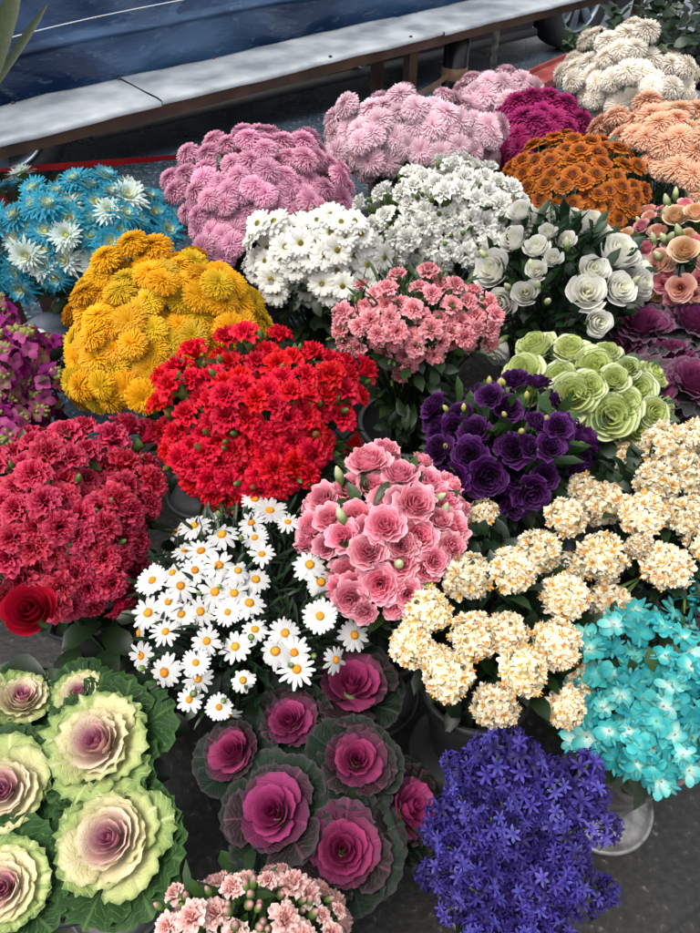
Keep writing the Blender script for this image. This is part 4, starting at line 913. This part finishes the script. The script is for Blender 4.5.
# ------------------------------------------------------------------ van
w1 = at(15, 186, 0); w2 = at(563, 47, 0); vd = (w2-w1); w1 = w1+Vector((vd.y, -vd.x, 0)).normalized()*.06; van_a = math.atan2(vd.y, vd.x); wb = vd.length
van = thing('parked_van', 'black parked van behind the bench, its wheels on the wet asphalt', 'van', (w1.x, w1.y, 0), rot=(0, 0, van_a))
VM_ = Matrix.Translation((w1.x, w1.y, 0)) @ Matrix.Rotation(van_a, 4, 'Z')
def side_profile():
    pts = [(-.95, .24), (-.45, .13)]
    def arch(cx):
        return [(cx+.38*math.cos(a), max(.13, .32+.38*math.sin(a))) for a in [PI*(1-k/12) for k in range(13)]]
    pts += arch(0)+[(.45, .13), (wb-.45, .13)]+arch(wb)+[(wb+.45, .14), (wb+.95, .32), (wb+1.0, .75), (wb+.9, 1.0), (wb+.2, 1.12), (wb-.45, 1.85), (wb-.8, 2.0), (-.8, 2.02), (-.95, 1.9), (-1.0, 1.1)]
    return pts
pr = side_profile(); mb = MB(); n = len(pr)
import bmesh
bm = bmesh.new(); fv = [bm.verts.new((x, .0, z)) for x, z in pr]; f = bm.faces.new(fv)
ex = bmesh.ops.extrude_face_region(bm, geom=[f]); bmesh.ops.translate(bm, verts=[v for v in ex['geom'] if isinstance(v, bmesh.types.BMVert)], vec=(0, 1.8, 0))
bmesh.ops.recalc_face_normals(bm, faces=bm.faces)
me = bpy.data.meshes.new('body'); bm.to_mesh(me); me.materials.append(M_BLACK); o = link('body', me, van)
bv = o.modifiers.new('b', 'BEVEL'); bv.width = .03; bv.segments = 3; bv.limit_method = 'ANGLE'
mb = MB(); mb.tube([(.42, -.004, .17), (wb-.42, -.004, .17)], .028, .028, (.5,)*3, 8); link('side_sill', mb.mesh('side_sill', M_RUBBER), van)
for x0, x1 in ((wb-1.2, wb-.45), (wb-2.6, wb-1.4), (.2, wb-2.9), (-.7, 0)):
    mb = MB(); mb.box((x0, -.004, 1.15), (x1, .01, 1.72)); link('window', mb.mesh('window', M_GLASS, False), van)
def wheel_meshes():
    t = MB(); t.lathe([(.215, -.09), (.24, -.105), (.29, -.108), (.315, -.095), (.322, -.06), (.323, 0), (.322, .06), (.315, .095), (.24, .105), (.215, .09), (.215, -.09)], (.5,)*3, 48)
    r = MB(); r.lathe([(.2145, .085), (.2145, -.085), (.205, -.098), (.198, -.094), (.194, -.06), (.19, .06)], (.5,)*3, 48)
    for k in range(7):
        a = 2*PI*k/7; M = Matrix.Rotation(a, 4, 'Z')
        vs = [(.04, -.02, -.075), (.195, -.032, -.088), (.195, .032, -.088), (.04, .02, -.075), (.04, -.02, -.045), (.195, -.032, -.05), (.195, .032, -.05), (.04, .02, -.045)]
        r.tri_raw([tuple(M @ Vector(v)) for v in vs], [(0, 1, 2, 3), (7, 6, 5, 4), (0, 4, 5, 1), (2, 6, 7, 3), (1, 5, 6, 2)], (.5,)*3)
    r.lathe([(.0001, -.09), (.035, -.088), (.05, -.078), (.052, -.04)], (.5,)*3, 24)
    return t.mesh('tyre', M_RUBBER), r.mesh('rim', M_RIM)
tm, rm = wheel_meshes()
for x in (0, wb):
    for y, rx in ((.055, -PI/2), (1.72, PI/2)):
        w = link('wheel', tm, van); w.location = (x, y, .322); w.rotation_euler = (rx+PI if rx > 0 else -PI/2, U(0, 1)*0, 0)
        w.name = 'wheel'
        r = link('rim', rm, w)
        w.rotation_euler = (-PI/2, 0, 0) if y < 1 else (PI/2, 0, 0)
# chrome exhaust end seen under the bench
q = VM_.inverted() @ at(385, 62, .3); mb = MB(); mb.lathe([(.022, -.09), (.028, -.09), (.028, .05), (.022, .05), (.020, -.08)], (.5,)*3, 20)
e = link('exhaust_pipe', mb.mesh('exhaust_pipe', M_CHROME), van); e.location = (q.x, .0, .2+.05); e.rotation_euler = (-PI/2, 0, 0)

# ------------------------------------------------------------------ ground
def sheet(name, pts, z, m, kind='structure'):
    me = bpy.data.meshes.new(name); me.from_pydata([(x, y, z) for x, y in pts], [], [tuple(range(len(pts)))]); me.materials.append(m)
    o = link(name, me, None); tag(o, kind=kind); return o
sheet('road', [(-120, -120), (120, -120), (120, 120), (-120, 120)], -.004, M_ASPH)
e0 = BM_ @ Vector((-30, -.5, 0)); e1 = BM_ @ Vector((30, -.5, 0)); e2 = BM_ @ Vector((30, -20, 0)); e3 = BM_ @ Vector((-30, -20, 0))
sheet('pavement', [(e0.x, e0.y), (e3.x, e3.y), (e2.x, e2.y), (e1.x, e1.y)], .0, M_PAVE)

# ------------------------------------------------------------------ light
SUN_EL, SUN_AZ = math.radians(68), math.radians(-125)      # azimuth from +Y, clockwise
w = bpy.data.worlds.new('World'); sc.world = w; w.use_nodes = True; nt = w.node_tree
bg = nt.nodes['Background']; sky = nt.nodes.new('ShaderNodeTexSky'); sky.sky_type = 'NISHITA'; sky.sun_disc = False
sky.sun_elevation = SUN_EL; sky.sun_rotation = SUN_AZ;  sky.air_density = 1.0; sky.dust_density = 3.0; sky.ozone_density = 1.0
hs = nt.nodes.new('ShaderNodeHueSaturation'); hs.inputs['Saturation'].default_value = .2
nt.links.new(sky.outputs[0], hs.inputs['Color']); nt.links.new(hs.outputs[0], bg.inputs[0]); bg.inputs[1].default_value = .14
ld = bpy.data.lights.new('sun', 'SUN'); ld.energy = 1.4; ld.angle = math.radians(35); ld.color = (1, .95, .87)
lo = bpy.data.objects.new('sun', ld); col.objects.link(lo)
sd = Vector((math.sin(SUN_AZ)*math.cos(SUN_EL), math.cos(SUN_AZ)*math.cos(SUN_EL), math.sin(SUN_EL)))
lo.rotation_euler = sd.to_track_quat('Z', 'Y').to_euler()
sc.view_settings.view_transform = 'Standard'; sc.view_settings.look = 'None'; sc.view_settings.exposure = .97; sc.view_settings.gamma = 1
sc.view_settings.use_curve_mapping = False
sc.cycles.max_bounces = 6; sc.cycles.diffuse_bounces = 2; sc.cycles.transmission_bounces = 3
print('OBJECTS', len(bpy.data.objects), 'lightless ok')
